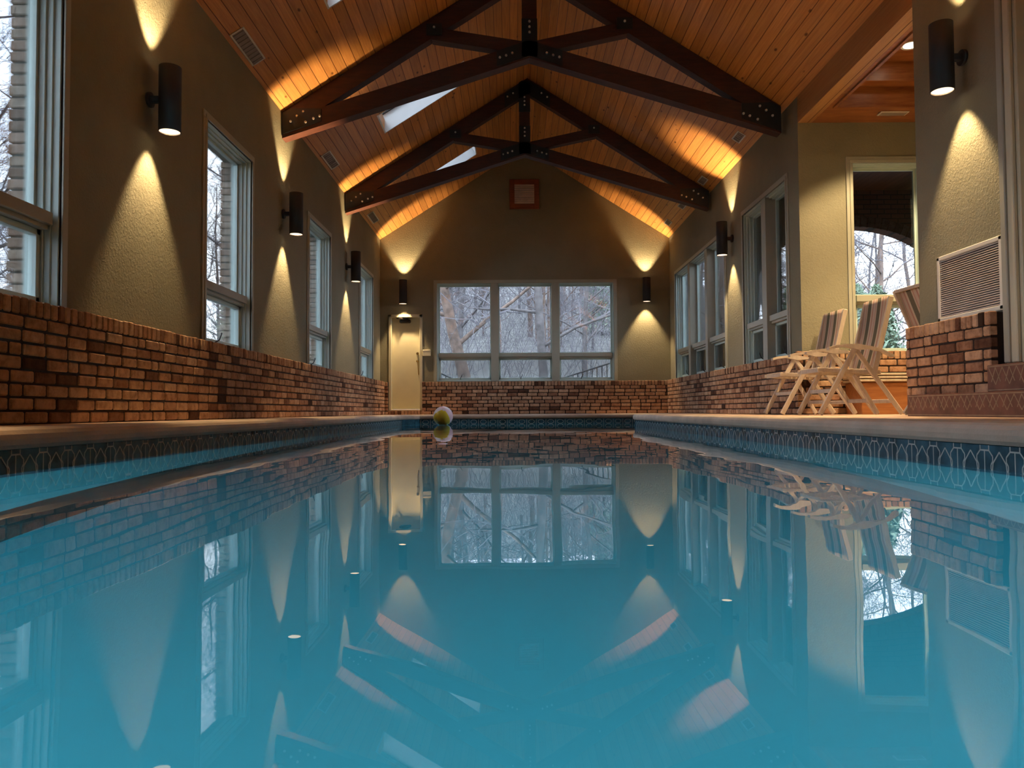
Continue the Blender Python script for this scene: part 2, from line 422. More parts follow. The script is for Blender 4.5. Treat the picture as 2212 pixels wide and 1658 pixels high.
# back gable wall
mb = MB()
DX0, DX1, DZ0, DZ1 = -2.68, -2.03, .29, 2.37
wall_with_openings(mb, 'y', YB, YB+.16, XL-.16, XR+.16, -.2, EAVE, [(DX0, DX1, DZ0, DZ1), (-1.66, 2.27, WZ0, 3.11)])
mb.prism([(XL-.16, EAVE), (XR+.16, EAVE), (XC, RIDGE+.1)], YB, YB+.16, 'y')
tag(mb.build('wall_back', M_stucco), 'olive stucco gable wall at the far end of the pool', 'wall', kind='structure')
mb = MB()
mb.box(XL-.16, XR+.16, YF-.16, YF, -.2, EAVE)
mb.prism([(XL-.16, EAVE), (XR+.16, EAVE), (XC, RIDGE+.1)], YF-.16, YF, 'y')
tag(mb.build('wall_front', M_stucco), 'stucco gable wall behind the viewpoint', 'wall', kind='structure')

# ------------------------------------------------------------------ brick wainscots
def brick_run(mb, axis, face, back, a0, a1, z0, z1, rowlock=True, seed=1, ops=()):
    """bricks on a mortar bed; face/back on 'axis', running a0..a1"""
    r = random.Random(seed)
    sgn = 1 if face > back else -1
    mb.mat = 1
    bed = face - sgn*.0095
    top = z1
    if axis == 'x': mb.box(back, bed, a0+.004, a1-.004, z0, top-.008)
    else: mb.box(a0+.004, a1-.004, back, bed, z0, top-.008)
    mb.mat = 0
    def put(a, b, za, zb):
        j = r.uniform(-.002, .003)
        fa = face + sgn*j; bk = face - sgn*.06
        if axis == 'x': mb.cbox(bk, fa, a, b, za, zb, .0075)
        else: mb.cbox(a, b, bk, fa, za, zb, .008)
    rl = .10 if rowlock else 0
    h = z1 - rl - z0; n = max(1, round(h/.0785)); ch = h/n
    for i in range(n):
        za = z0 + i*ch
        a = a0 - (.11 if i % 2 else 0) - r.uniform(0, .02)
        while a < a1:
            L = .205 if r.random() > .08 else .10
            L += r.uniform(-.006, .006)
            s0 = max(a, a0); s1 = min(a+L, a1)
            if s1 - s0 > .02: put(s0, s1, za+.007+r.uniform(-.002,.002), za+ch-.007+r.uniform(-.002,.002))
            a += L + .019
    if rowlock:
        a = a0
        while a < a1 - .01:
            w = .062 + r.uniform(-.004, .004)
            put(a, min(a+w, a1), z1-rl+.003, z1+r.uniform(-.004, .003))
            a += w + .011
BL, BR_, BB = XL+.12, XR-.10, YB-.11
mb = MB(); mb.box(BL-.119, BL-.014, YF, 2.4, DECK, BT-.01); mb.m = [1]*6
brick_run(mb, 'x', BL, XL+.001, 2.4, BB, DECK, BT, seed=3)
tag(mb.build('baseboard_left', [M_brick, M_mortar]), 'old tan and red brick wainscot along the left wall', 'brick wainscot', kind='structure')
mb = MB()
brick_run(mb, 'y', BB, YB-.001, -1.98, BR_, DECK, BT-.01, seed=5)
brick_run(mb, 'y', BB, YB-.001, BL, -2.73, DECK, BT-.01, seed=6)
mb.mat = 0
a = -2.73
while a < -1.99:
    mb.cbox(a, a+.062, BB, YB-.02, DECK, .285, .006); a += .073
tag(mb.build('baseboard_back', [M_brick, M_mortar]), 'brick wainscot under the three far windows', 'brick wainscot', kind='structure')
mb = MB(); brick_run(mb, 'x', BR_, XR-.001, 9.2, BB, DECK, BT, seed=8)
tag(mb.build('baseboard_right', [M_brick, M_mortar]), 'brick wainscot along the far right wall', 'brick wainscot', kind='structure')
mb = MB(); brick_run(mb, 'y', 9.2, 9.299, BR_, 6.0, DECK, BT+.03, seed=9)
tag(mb.build('baseboard_alcove', [M_brick, M_mortar]), 'brick wainscot inside the seating alcove', 'brick wainscot', kind='structure')
mb = MB(); brick_run(mb, 'x', XR-.12, XR-.001, 5.45, 6.62, DECK, .955, seed=11)
tag(mb.build('baseboard_pillar', [M_brick, M_mortar]), 'brick base of the right pillar below the large return grille', 'brick wainscot', kind='structure')

# exterior brick veneer beside the left windows (seen through the glass)
def veneer(xo, xi, ops, y0, y1, name, label, seed):
    r = random.Random(seed); mb = MB(); mb.mat = 1
    wall_with_openings(mb, 'x', xo+(.012 if xo < xi else -.012), xi, y0, y1, -.2, 3.75, [(a-.02, b+.02, .78, 3.1) for a, b in ops])
    mb.mat = 0
    for a, b in ops:
        z = .80; i = 0
        while z < 3.08:
            for side in (0, 1):
                L = (.20 if (i+side) % 2 else .095)
                j = r.uniform(-.008, .008)
                if side: mb.cbox(xo, xi, b+.0+j, b+L+.03, z, z+.064, .007)
                else: mb.cbox(xo, xi, a-L-.03, a+j, z, z+.064, .007)
            z += .0765; i += 1
    tag(mb.build(name, [M_brickx, M_mortar2]), label, 'brick wall', kind='structure')
veneer(XL-.34, XL-.20, WL, YF, YB+.2, 'wall_exterior', 'outer brick skin seen beside the left window panes', 21)

# ------------------------------------------------------------------ windows
def window(name, label, axis, face, out, a0, a1, z0, z1, cols, screen=None, casing=.07, rail=(1.45, 1.55), topcase=True, skip_low=False):
    """face = wall surface, out = +1/-1 direction to the outside. cols = [(a,b)] clear openings between mullions"""
    w = thing(name, label, 'window', kind='structure')
    def bx(mb, fa, fb, a, b, za, zb, c=.003):
        if axis == 'x': mb.cbox(fa, fb, a, b, za, zb, c)
        else: mb.cbox(a, b, fa, fb, za, zb, c)
    f = lambda d: face + out*d
    cas = MB()
    for (k, t) in ((casing, .016), (casing*.45, .026)):
        bx(cas, f(-t), f(-.0005*(t > .02)), a0-k, a0+.004, z0, z1-.005); bx(cas, f(-t), f(-.0005*(t > .02)), a1-.004, a1+k, z0, z1-.005)
        bx(cas, f(-t-.001), f(-.0005*(t > .02)), a0-k, a1+k, z1-.004, z1+k)
    part('casing', cas, M_trim, w)
    jm = MB()                                         # jamb liner with stepped stops
    for d0, d1, t in ((0, .20, .012), (.045, .20, .024), (.085, .20, .038)):
        bx(jm, f(d0), f(d1), a0, a0+t, z0, z1); bx(jm, f(d0), f(d1), a1-t, a1, z0, z1)
        bx(jm, f(d0), f(d1), a0, a1, z1-t, z1); bx(jm, f(d0), f(d1), a0, a1, z0, z0+t)
    part('jamb', jm, M_vinyl, w)
    # mullions between columns
    for i in range(len(cols)-1):
        m_ = MB(); bx(m_, f(-.012), f(.20), cols[i][1], cols[i+1][0], z0, z1); part('mullion', m_, M_trim, w)
    for i, (c0, c1) in enumerate(cols):
        c0 = max(c0, a0+.038) if i == 0 else c0
        c1 = min(c1, a1-.038) if i == len(cols)-1 else c1
        rl = MB(); bx(rl, f(.02), f(.19), c0, c1, rail[0]+.02, rail[1]); bx(rl, f(.05), f(.20), c0, c1, rail[0]-.01, rail[0]+.03)
        part('rail', rl, M_trim, w)
        up = MB(); g = .022
        bx(up, f(.13), f(.165), c0, c0+g, rail[1], z1-.038); bx(up, f(.13), f(.165), c1-g, c1, rail[1], z1-.038)
        bx(up, f(.13), f(.165), c0, c1, rail[1], rail[1]+g); bx(up, f(.13), f(.165), c0, c1, z1-.038-g, z1-.03)
        s1 = part('upper_sash', up, M_vinyl, w)
        pn = MB(); bx(pn, f(.145), f(.150), c0+g*.5, c1-g*.5, rail[1]+.01, z1-.045, .0005); part('pane', pn, M_glass, s1)
        lo = MB(); g = .038
        zl0, zl1 = z0+.038, rail[0]-.01
        bx(lo, f(.10), f(.15), c0, c0+g, zl0, zl1); bx(lo, f(.10), f(.15), c1-g, c1, zl0, zl1)
        bx(lo, f(.10), f(.15), c0, c1, zl0, zl0+g); bx(lo, f(.10), f(.15), c0, c1, zl1-g, zl1)
        s2 = part('lower_sash', lo, M_vinyl, w)
        pn = MB(); bx(pn, f(.123), f(.128), c0+g*.5, c1-g*.5, zl0+.01, zl1-.01, .0005); part('pane', pn, M_glass, s2)
        if screen:
            sc = MB(); bx(sc, f(.175), f(.177), c0+.01, c1-.01, zl0, zl1, .0003); part('insect_screen', sc, screen, w)
        # little crank latch at the foot of the lower sash
        cr = MB(); am = (c0+c1)/2 - .1
        pts = [(am, .10, z0+.05), (am, .06, z0+.075), (am+.03, .05, z0+.13), (am+.035, .05, z0+.15)]
        if axis == 'x': cr.tube([(f(d), a, z) for a, d, z in pts], .008, 6)
        else: cr.tube([(a, f(d), z) for a, d, z in pts], .008, 6)
        part('crank', cr, M_iron, w)
    return w
lab = ['tall left wall window behind the viewer, farther back', 'tall left wall window just behind the viewer', 'tall window at the left edge of the view, nearest the viewer', 'tall window between the first and second left wall lamps',
       'tall window between the second and third left wall lamps', 'farthest tall window on the left wall']
for i, (a, b) in enumerate(WL):
    window('window_%d' % (i+1), lab[i], 'x', XL, -1, a, b, WZ0, WZ1, [(a+.03, b-.03)])
window('window_7', 'wide three-part window in the far gable wall', 'y', YB, 1, -1.66, 2.27, WZ0, 3.11,
       [(-1.64, -.46), (-.29, .89), (1.06, 2.25)], screen=M_scrL)
window('window_8', 'three-part window on the right wall beyond the lamp', 'x', XR, 1, 12.56, 16.38, WZ0, 3.17,
       [(12.58, 13.72), (13.88, 15.05), (15.21, 16.36)], screen=M_scrD)
window('window_9', 'two-part window on the right wall in front of the lamp', 'x', XR, 1, 9.72, 11.55, WZ0, 3.20,
       [(9.74, 10.52), (10.70, 11.53)], screen=M_scrD)
window('window_10', 'cream-trimmed window in the alcove behind the deck chairs', 'y', 9.3, 1, AW[0], AW[1], BT, AW[3],
       [(AW[0]+.02, AW[1]-.02)], casing=.075, rail=(1.55, 1.65))

# ------------------------------------------------------------------ roof with skylight openings
SKY = [(7.6, 8.3), (11.35, 12.08), (15.0, 15.55)]
SX0, SX1 = -2.0, -.69
def roof_left():
    mb = MB(); T = .22
    ys = [YF-.3]; 
    for a, b in SKY: ys += [a, b]
    ys.append(YB+.4)
    def slab(x0, x1, y0, y1):
        z0, z1 = roofz(x0), roofz(x1)
        mb.add([(x0,y0,z0),(x1,y0,z1),(x1,y1,z1),(x0,y1,z0),(x0,y0,z0+T),(x1,y0,z1+T),(x1,y1,z1+T),(x0,y1,z0+T)],
               [(0,3,2,1),(4,5,6,7),(0,1,5,4),(1,2,6,5),(2,3,7,6),(3,0,4,7)])
    for i in range(len(ys)-1):
        if i % 2 == 0: slab(XL-.5, XC, ys[i], ys[i+1])
        else:
            slab(XL-.5, SX0, ys[i], ys[i+1]); slab(SX1, XC, ys[i], ys[i+1])
    return mb
mb = roof_left(); o = mb.build('ceiling_left', M_plank)
tag(o, 'left slope of the knotty pine board ceiling with skylights', 'ceiling', kind='structure')
mb = MB(); x0, x1 = XC, XR+.16; T = .22
x1b = XR+.5
for (ya, yb, xe) in ((YF-.3, 6.5, x1b), (6.5, 9.3, XR+.16), (9.3, YB+.4, x1b)):
    z0, z1 = roofz(x0), roofz(xe)
    mb.add([(x0,ya,z0),(xe,ya,z1),(xe,yb,z1),(x0,yb,z0),(x0,ya,z0+T),(xe,ya,z1+T),(xe,yb,z1+T),(x0,yb,z0+T)],
           [(0,3,2,1),(4,5,6,7),(0,1,5,4),(1,2,6,5),(2,3,7,6),(3,0,4,7)])
tag(mb.build('ceiling_right', M_plank), 'right slope of the knotty pine board ceiling', 'ceiling', kind='structure')

# skylights: well liner, frame and pane
def skylight(y0, y1, label):
    w = thing('skylight', label, 'skylight', ((SX0+SX1)/2, (y0+y1)/2, roofz((SX0+SX1)/2)), group='skylights in the left roof slope')
    th = math.atan(SL); nx, nz = -math.sin(th), math.cos(th)
    def P(x, y, h): return (x + nx*h, y, roofz(x) + nz*h)
    def plate(mb, x0_, x1_, ya, yb, h0, h1):
        V = [P(x0_,ya,h0),P(x1_,ya,h0),P(x1_,yb,h0),P(x0_,yb,h0),P(x0_,ya,h1),P(x1_,ya,h1),P(x1_,yb,h1),P(x0_,yb,h1)]
        mb.add(V, [(0,3,2,1),(4,5,6,7),(0,1,5,4),(1,2,6,5),(2,3,7,6),(3,0,4,7)])
    li = MB(); d = .34; t = .02
    plate(li, SX0, SX0+t, y0, y1, .0, d); plate(li, SX1-t, SX1, y0, y1, .0, d)
    plate(li, SX0+t, SX1-t, y0, y0+t, .0, d); plate(li, SX0+t, SX1-t, y1-t, y1, .0, d)
    part('well_liner', li, M_liner, w)
    fr = MB(); k = .05
    plate(fr, SX0, SX0+k, y0, y1, .26, .33); plate(fr, SX1-k, SX1, y0, y1, .26, .33)
    plate(fr, SX0, SX1, y0, y0+k, .26, .33); plate(fr, SX0, SX1, y1-k, y1, .26, .33)
    plate(fr, SX1-.26, SX1-.22, y0, y1, .28, .33)
    part('frame', fr, M_dark, w)
    pn = MB(); plate(pn, SX0+.02, SX1-.02, y0+.02, y1-.02, .335, .342); part('pane', pn, M_glass, w)
skylight(*SKY[0], 'nearest skylight, at the top edge of the view')
skylight(*SKY[1], 'middle skylight seen behind the nearer roof truss')
skylight(*SKY[2], 'farthest skylight seen through the far roof truss')

# ------------------------------------------------------------------ alcove ceiling and header
mb = MB()
AZ = 3.77
mb.box(XR, XR+.17, 6.6, 9.3, AZ, EAVE+.02)
tag(mb.build('trim_1', M_fascia), 'pine fascia header over the alcove opening', 'header', kind='structure')
mb = MB()
TX0, TX1, TY0, TY1 = 3.78, 5.7, 6.8, 8.77
def ring(mb, x0, x1, y0, y1, X0, X1, Y0, Y1, z0, z1):   # frame between inner and outer rectangle
    mb.box(X0, x0, Y0, Y1, z0, z1); mb.box(x1, X1, Y0, Y1, z0, z1); mb.box(x0, x1, Y0, y0, z0, z1); mb.box(x0, x1, y1, Y1, z0, z1)
ring(mb, TX0, TX1, TY0, TY1, XR+.171, 6.0, 6.6, 9.3, AZ, AZ+.22)
ring(mb, TX0+.16, TX1-.16, TY0+.16, TY1-.16, XR+.171, 6.0, 6.6, 9.3, AZ+.22, AZ+.44)
mb.box(XR+.171, 6.0, 6.6, 9.3, AZ+.44, AZ+.55)
ring(mb, TX0, TX1, TY0, TY1, TX0-.035, TX1+.035, TY0-.035, TY1+.035, AZ-.02, AZ)
tag(mb.build('ceiling_alcove', M_cedar), 'stepped cedar tray ceiling of the alcove', 'ceiling', kind='structure')

# ------------------------------------------------------------------ roof trusses
def truss(Y, label, xr):
    w = thing('roof_truss', label, 'truss', (XC, Y, EAVE), group='dark timber roof trusses')
    y0, y1 = Y-.07, Y+.07
    cx = .25
    def seg(name, p, q, h, yy0=y0, yy1=y1):
        p = Vector((p[0], 0, p[1])); q = Vector((q[0], 0, q[1])); d = (q-p).normalized(); n = Vector((-d.z, 0, d.x))
        a = p + n*h/2; b = q + n*h/2; c = q - n*h/2; e = p - n*h/2
        mb = MB(); mb.prism([(a.x,a.z),(b.x,b.z),(c.x,c.z),(e.x,e.z)], yy0, yy1, 'y')
        return part(name, mb, M_beam, w)
    def rz(x): return roofz(x)
    # rafters just below the boards, square-cut at the wall
    for s in (-1, 1):
        e = XL+.01 if s < 0 else xr
        top = .012; vt = .27
        mb = MB(); mb.prism([(e, rz(e)-top), (XC, RIDGE-top), (XC, RIDGE-top-vt), (e, rz(e)-top-vt)], y0, y1, 'y')
        part('rafter', mb, M_beam, w)
        # bottom chord rising to the middle
        zb = 3.75 if s < 0 else 3.78; zc = 4.77
        mb = MB(); mb.prism([(e, zb), (cx, zc), (cx, zc+.22), (e, zb+.24)], y0-.012, y1+.012, 'y')
        part('bottom_chord', mb, M_beam, w)
        xs = -.97 if s < 0 else 1.47
        seg('strut', (xs+s*.02, rz(xs)-.24), (cx, 5.02 - .12), .16)
    mb = MB(); mb.box(cx-.095, cx+.095, y0-.01, y1+.01, 4.80, RIDGE-.06)
    part('king_post', mb, M_beam, w)
    # steel gussets with bolts on the near face
    yf = y0-.012
    def gusset(polys, bolts, big):
        mb = MB()
        for poly in polys: mb.prism(poly, yf-.008, yf+.001, 'y')
        g = part('gusset_plate', mb, M_plate, w)
        for (x, z) in bolts:
            b = MB(); rr = .017
            b.add([(x+rr*math.cos(2*PI*k/8), yf-.008, z+rr*math.sin(2*PI*k/8)) for k in range(8)] +
                  [(x+rr*.8*math.cos(2*PI*k/8), yf-.024, z+rr*.8*math.sin(2*PI*k/8)) for k in range(8)],
                  [tuple(range(8, 16))] + [(k, (k+1) % 8, (k+1) % 8+8, k+8) for k in range(8)])
            bo = part('bolt', b, M_bolt, g)
        return g
    for s in (-1, 1):
        e = XL+.012 if s < 0 else xr-.002
        X = lambda d: e - s*d
        zt = rz(e)-.03
        gusset([[(X(0), 3.80), (X(.0), zt), (X(.12), zt+.06), (X(.50), zt+.05), (X(.50), 3.97)]],
               [(X(.11), zt-.115), (X(.19), zt-.045), (X(.27), zt+.01), (X(.30), 3.975-.02), (X(.40), 4.0), (X(.50)+s*.02, 4.03)], True)
    # centre node: post plate plus two arms along the chord
    n = []
    c0 = 4.80
    gl = [[(cx-.10, 4.79), (cx+.10, 4.79), (cx+.10, 5.28), (cx-.10, 5.28)]]
    for s in (-1, 1):
        gl.append([(cx, 4.795), (cx, 5.0), (cx+s*.42, 5.0-.42*.33), (cx+s*.42, 4.80-.42*.33)])
        n += [(cx+s*.22, 4.83), (cx+s*.30, 4.80), (cx+s*.38, 4.775)]
    n += [(cx, 5.1), (cx, 5.17), (cx, 5.24)]
    gusset(gl, n, True)
    gl = [[(cx-.10, RIDGE-.62), (cx+.10, RIDGE-.62), (cx+.10, RIDGE-.1), (cx-.10, RIDGE-.1)]]
    for s in (-1, 1): gl.append([(XC, RIDGE-.05), (XC+s*.40, RIDGE-.05-.40*SL), (XC+s*.40, RIDGE-.30-.40*SL), (XC, RIDGE-.30)])
    gusset(gl, [(cx, RIDGE-.5), (cx, RIDGE-.43), (cx, RIDGE-.36), (cx-.2, RIDGE-.29), (cx-.3, RIDGE-.35), (cx+.3, RIDGE-.29), (cx+.4, RIDGE-.36)], True)
    for xs in (-.97, 1.47):
        gusset([[(xs-.10, rz(xs)-.27), (xs+.10, rz(xs)-.27), (xs+.10, rz(xs)-.12), (xs-.10, rz(xs)-.12)]], [(xs, rz(xs)-.17)], False)
truss(9.75, 'nearer dark timber truss, its post cut by the top of the view', 3.45)
truss(13.45, 'farther dark timber truss in front of the gable wall', 3.48)

# ------------------------------------------------------------------ cylinder wall lamps
WARM = (1.0, .68, .34)
def wall_lamp(x, y, z, nx, ny, label, pw=1.0, dy=0):
    """mount point on the wall (x,y), centre height z, wall normal (nx,ny)"""
    w = thing('wall_lamp', label, 'wall lamp', (x, y, z), group='up and down cylinder wall lamps')
    r, hh, dw = .086, .265, .172
    cx, cy = x+nx*dw, y+ny*dw
    b = MB(); b.smooth = True
    b.lathe([(r-.006, -hh), (r, -hh), (r, hh), (r-.006, hh), (r-.006, -hh)], (cx, cy, z), 36)
    part('cylinder_body', b, M_bronze, w)
    a = MB(); a.bar((x+nx*.01, y+ny*.01, z), (cx-nx*(r-.003), cy-ny*(r-.003), z), .05, .05, (0,0,1)); part('arm', a, M_bronze, w)
    p = MB(); M = Matrix.Rotation(PI/2, 3, 'Y' if nx else 'X')
    p.lathe([(0, -.012), (.06, -.012), (.062, 0), (.06, .012), (0, .012)], (x+nx*.012, y+ny*.012, z), 24, M); part('wall_plate', p, M_bronze, w)
    for s in (-1, 1):
        l = MB(); l.lathe([(0, .0), (r-.007, .0), (r-.007, s*.004), (0, s*.004)], (cx, cy, z+s*(hh-.012)), 32)
        part('lens', l, M_lens, w)
        ld = bpy.data.lights.new('lamp_bulb', 'SPOT'); ld.energy = (520 if s < 0 else 600)*pw; ld.color = WARM
        ld.spot_size = math.radians(68); ld.spot_blend = .55; ld.shadow_soft_size = .03
        lo = bpy.data.objects.new('bulb', ld); COL.objects.link(lo); lo.parent = w
        lo.location = (nx*dw, ny*dw, s*(hh-.115)); lo.rotation_euler = (0 if s < 0 else PI, 0, 0)
wall_lamp(XL, 2.4, 2.79, 1, 0, 'dark cylinder lamp on the left wall beside the viewer')  # this lamp and the next three are added unseen for fill light
wall_lamp(XL, -1.3, 2.79, 1, 0, 'dark cylinder lamp on the left wall behind the viewer')
wall_lamp(XR, 2.2, 2.98, -1, 0, 'dark cylinder lamp on the right wall beside the viewer')
wall_lamp(XR, -1.5, 2.98, -1, 0, 'dark cylinder lamp on the right wall behind the viewer')
wall_lamp(XL, 6.12, 2.79, 1, 0, 'nearest dark cylinder lamp on the left wall')
wall_lamp(XL, 9.75, 2.80, 1, 0, 'dark cylinder lamp on left wall below the nearer truss')
wall_lamp(XL, 13.5, 2.83, 1, 0, 'farthest dark cylinder lamp on the left wall')
wall_lamp(-2.385, YB, 2.90, 0, -1, 'dark cylinder lamp above the far cream door')
wall_lamp(2.975, YB, 2.92, 0, -1, 'dark cylinder lamp right of the far three-part window')
wall_lamp(XR, 12.12, 2.98, -1, 0, 'dark cylinder lamp on right wall between two window groups')
wall_lamp(XR, 5.87, 2.98, -1, 0, 'nearest dark cylinder lamp on the right pillar above a grille')

# alcove downlights
def downlight(x, y, z, label):
    w = thing('recessed_downlight', label, 'ceiling light', (x, y, z))
    b = MB(); b.lathe([(.078, -.001), (.10, -.008), (.105, -.001)], (x, y, z), 32); part('trim_ring', b, M_white, w)
    b = MB(); b.lathe([(0, -.003), (.079, -.003)], (x, y, z), 32); part('lens', b, emis('downlight_lens', (1,.85,.62), 9), w)
    ld = bpy.data.lights.new('downlight_bulb', 'SPOT'); ld.energy = 430; ld.color = (1,.70,.36); ld.spot_size = math.radians(95); ld.spot_blend = .35; ld.shadow_soft_size = .05
    lo = bpy.data.objects.new('bulb', ld); COL.objects.link(lo); lo.parent = w; lo.location = (0,0,-.02)
downlight(4.36, 8.22, AZ+.44, 'round recessed downlight in the cedar alcove ceiling')
downlight(4.36, 7.2, AZ+.44, 'recessed downlight of the alcove hidden behind the pillar')  # extra downlight added out of view to light chairs and deck

# ------------------------------------------------------------------ ceiling and wall grilles
th = math.atan(SL)
def vent(x0, x1, y0, y1, side, label, n=9):
    """grille lying on the sloped ceiling"""
    xm, ym = (x0+x1)/2, (y0+y1)/2
    w = thing('air_vent', label, 'air vent', (xm, ym, roofz(xm)), group='ceiling air vents')
    w.rotation_euler = (0, -th*side, 0)
    hx = (x1-x0)/2/math.cos(th); hy = (y1-y0)/2
    def loc(mb, nm, mat):
        o = mb.build(nm, mat); o.parent = w; return o
    b = MB(); k = .022
    b.cbox(-hx-k, -hx, -hy-k, hy+k, -.014, -.001); b.cbox(hx, hx+k, -hy-k, hy+k, -.014, -.001)
    b.cbox(-hx, hx, -hy-k, -hy, -.014, -.001); b.cbox(-hx, hx, hy, hy+k, -.014, -.001); loc(b, 'frame', M_white)
    b = MB(); b.box(-hx, hx, -hy, hy, -.003, -.0015); loc(b, 'backing', M_grey)
    b = MB()
    for i in range(n):
        yy = -hy + (i+.5)*2*hy/n
        b.box(-hx, hx, yy-.006, yy+.006, -.010, -.0035)
    loc(b, 'louvres', M_grey)
vent(-2.86, -2.75, 7.76, 8.42, 1, 'nearest white vent low on the left ceiling slope')
vent(-2.85, -2.75, 11.5, 12.12, 1, 'white vent on left slope beyond the nearer truss')
vent(-2.83, -2.74, 15.05, 15.7, 1, 'farthest white vent on left slope near the gable')
vent(3.28, 3.36, 10.9, 11.18, -1, 'white vent on right slope just beyond the nearer truss', 5)
vent(3.28, 3.36, 13.0, 13.3, -1, 'white vent on right slope beside the far truss foot', 5)
vent(3.28, 3.36, 14.6, 14.9, -1, 'white vent on right slope just beyond the far truss', 5)
vent(3.28, 3.36, 15.95, 16.25, -1, 'farthest white vent on right slope beside the gable', 5)
w = thing('air_vent', 'slim pale vent in the flat alcove soffit above the window', 'air vent', (4.54, 9.0, AZ), group='ceiling air vents')
b = MB(); b.cbox(4.37, 4.71, 8.94, 9.06, AZ-.014, AZ-.001); part('frame', b, M_white, w)
b = MB()
for i in range(5): b.box(4.39, 4.69, 8.955+i*.02, 8.963+i*.02, AZ-.018, AZ-.014)
part('louvres', b, M_grey, w)

w = thing('return_air_grille', 'large pale louvred return grille above the pillar brickwork', 'grille', (XR, 5.86, 1.23))
gy0, gy1, gz0, gz1 = 5.45, 6.28, .965, 1.50
b = MB(); k = .035
for (a0, a1, c0, c1) in ((gy0-.005, gy1+.005, gz0-.004, gz0+k), (gy0-.005, gy1+.005, gz1-k, gz1), (gy0-.005, gy0+k, gz0, gz1), (gy1-k, gy1+.005, gz0, gz1)):
    b.cbox(XR-.022, XR-.001, a0, a1, c0, c1)
part('frame', b, M_white, w)
b = MB(); b.box(XR-.004, XR-.001, gy0+k, gy1-k, gz0+k, gz1-k); part('backing', b, M_dark, w)
b = MB()
n = 27
for i in range(n):
    z = gz0+k + (i+.5)*(gz1-gz0-2*k)/n
    b.add([(XR-.018, gy0+k, z-.006), (XR-.018, gy1-k, z-.006), (XR-.006, gy1-k, z+.005), (XR-.006, gy0+k, z+.005),
           (XR-.018, gy0+k, z-.003), (XR-.018, gy1-k, z-.003), (XR-.006, gy1-k, z+.008), (XR-.006, gy0+k, z+.008)],
          [(0,3,2,1),(4,5,6,7),(0,1,5,4),(2,3,7,6)])
part('louvres', b, simple('grille_blades', (.74,.62,.55), rough=.5), w)

w = thing('gable_louvre', 'small red wood framed louvre high on the gable wall', 'louvre', (.30, YB, 5.1))
b = MB()
for (x0, x1, z0, z1) in ((-.03, .08, 4.76, 5.43), (.52, .63, 4.76, 5.43), (.08, .52, 4.76, 4.88), (.08, .52, 5.32, 5.43)):
    b.cbox(x0, x1, YB-.03, YB-.001, z0, z1)
part('frame', b, M_redwood, w)
b = MB()
for i in range(9):
    z = 4.885 + i*.049
    b.add([(.08, YB-.025, z), (.52, YB-.025, z), (.52, YB-.003, z+.045), (.08, YB-.003, z+.045),
           (.08, YB-.025, z+.006), (.52, YB-.025, z+.006), (.52, YB-.003, z+.049), (.08, YB-.003, z+.049)],
          [(0,3,2,1),(4,5,6,7),(0,1,5,4),(2,3,7,6)])
part('louvres', b, simple('louvre_metal', (.85,.74,.68), rough=.5), w)

# ------------------------------------------------------------------ doors
w = thing('door_1', 'cream flush door in the far left corner', 'door', kind='structure')
b = MB(); b.cbox(DX0+.01, DX1-.01, YB+.13, YB+.17, DZ0+.03, DZ1-.012); part('door_leaf', b, M_door, w)
b = MB()
b.cbox(DX0-.05, DX0+.012, YB-.02, YB+.18, DZ0, DZ1+.05); b.cbox(DX1-.012, DX1+.05, YB-.02, YB+.18, DZ0, DZ1+.05)
b.cbox(DX0-.05, DX1+.05, YB-.02, YB+.18, DZ1-.012, DZ1+.05); part('casing', b, M_door, w)
b = MB(); b.cbox(DX0, DX1, YB-.10, YB+.15, DZ0-.004, DZ0+.026); part('threshold', b, M_plastic, w)
M_ = Matrix.Rotation(PI/2, 3, 'X')
b = MB(); b.lathe([(0, .03), (.028, .03), (.03, 0)], (DX1-.075, YB+.12, 1.56), 20, M_); part('deadbolt', b, M_brass, w)
b = MB(); b.lathe([(0, .04), (.026, .035), (.03, 0)], (DX1-.075, YB+.12, 1.39), 20, M_)
b.tube([(DX1-.075, YB+.10, 1.39), (DX1-.06, YB+.055, 1.37), (DX1-.05, YB+.05, 1.2), (DX1-.052, YB+.13, 1.09)], .011, 8); part('handle', b, M_brass, w)
b = MB(); b.cbox(-2.50, -2.25, YB+.05, YB+.13, 2.24, 2.32, .02); b.bar((-2.30, YB+.09, 2.325), (-2.46, YB-.03, 2.335), .03, .012, (0,0,1)); b.bar((-2.46, YB-.03, 2.335), (-2.56, YB+.02, 2.35), .03, .012, (0,0,1)); part('door_closer', b, M_bronze, w)
w = thing('door_2', 'edge of a tall framed doorway at the right edge of the view', 'door', kind='structure')
b = MB()
b.cbox(XR-.045, XR, 5.36, 5.42, .58, 4.06); b.cbox(XR-.03, XR, 4.08, 4.21, .58, 4.0); b.cbox(XR-.045, XR, 4.08, 5.42, 4.0, 4.06)
part('casing', b, M_trim, w)
b = MB(); b.cbox(XR-.03, XR, 5.29, 5.36, .58, 4.0); part('inner_casing', b, M_door, w)  # cream colour stands for light falling on this inner strip
b = MB(); b.cbox(XR, XR+.14, 5.26, 5.30, .58, 4.0); b.cbox(XR, XR+.14, 4.2, 4.24, .58, 4.0); b.cbox(XR, XR+.14, 4.2, 5.3, 3.96, 4.0); part('jamb', b, M_door, w)
b = MB(); b.cbox(XR+.08, XR+.12, 4.24, 5.26, .58, 3.96); part('door_leaf', b, M_door, w)
b = MB(); b.cbox(-1.975, -1.795, YB-.04, YB-.001, 1.495, 1.635, .008); b.box(-1.972, -1.798, YB-.043, YB-.04, 1.60, 1.606)
o = b.build('control_box', M_plastic); tag(o, 'small ivory control box on the wall beside the far door', 'control box')

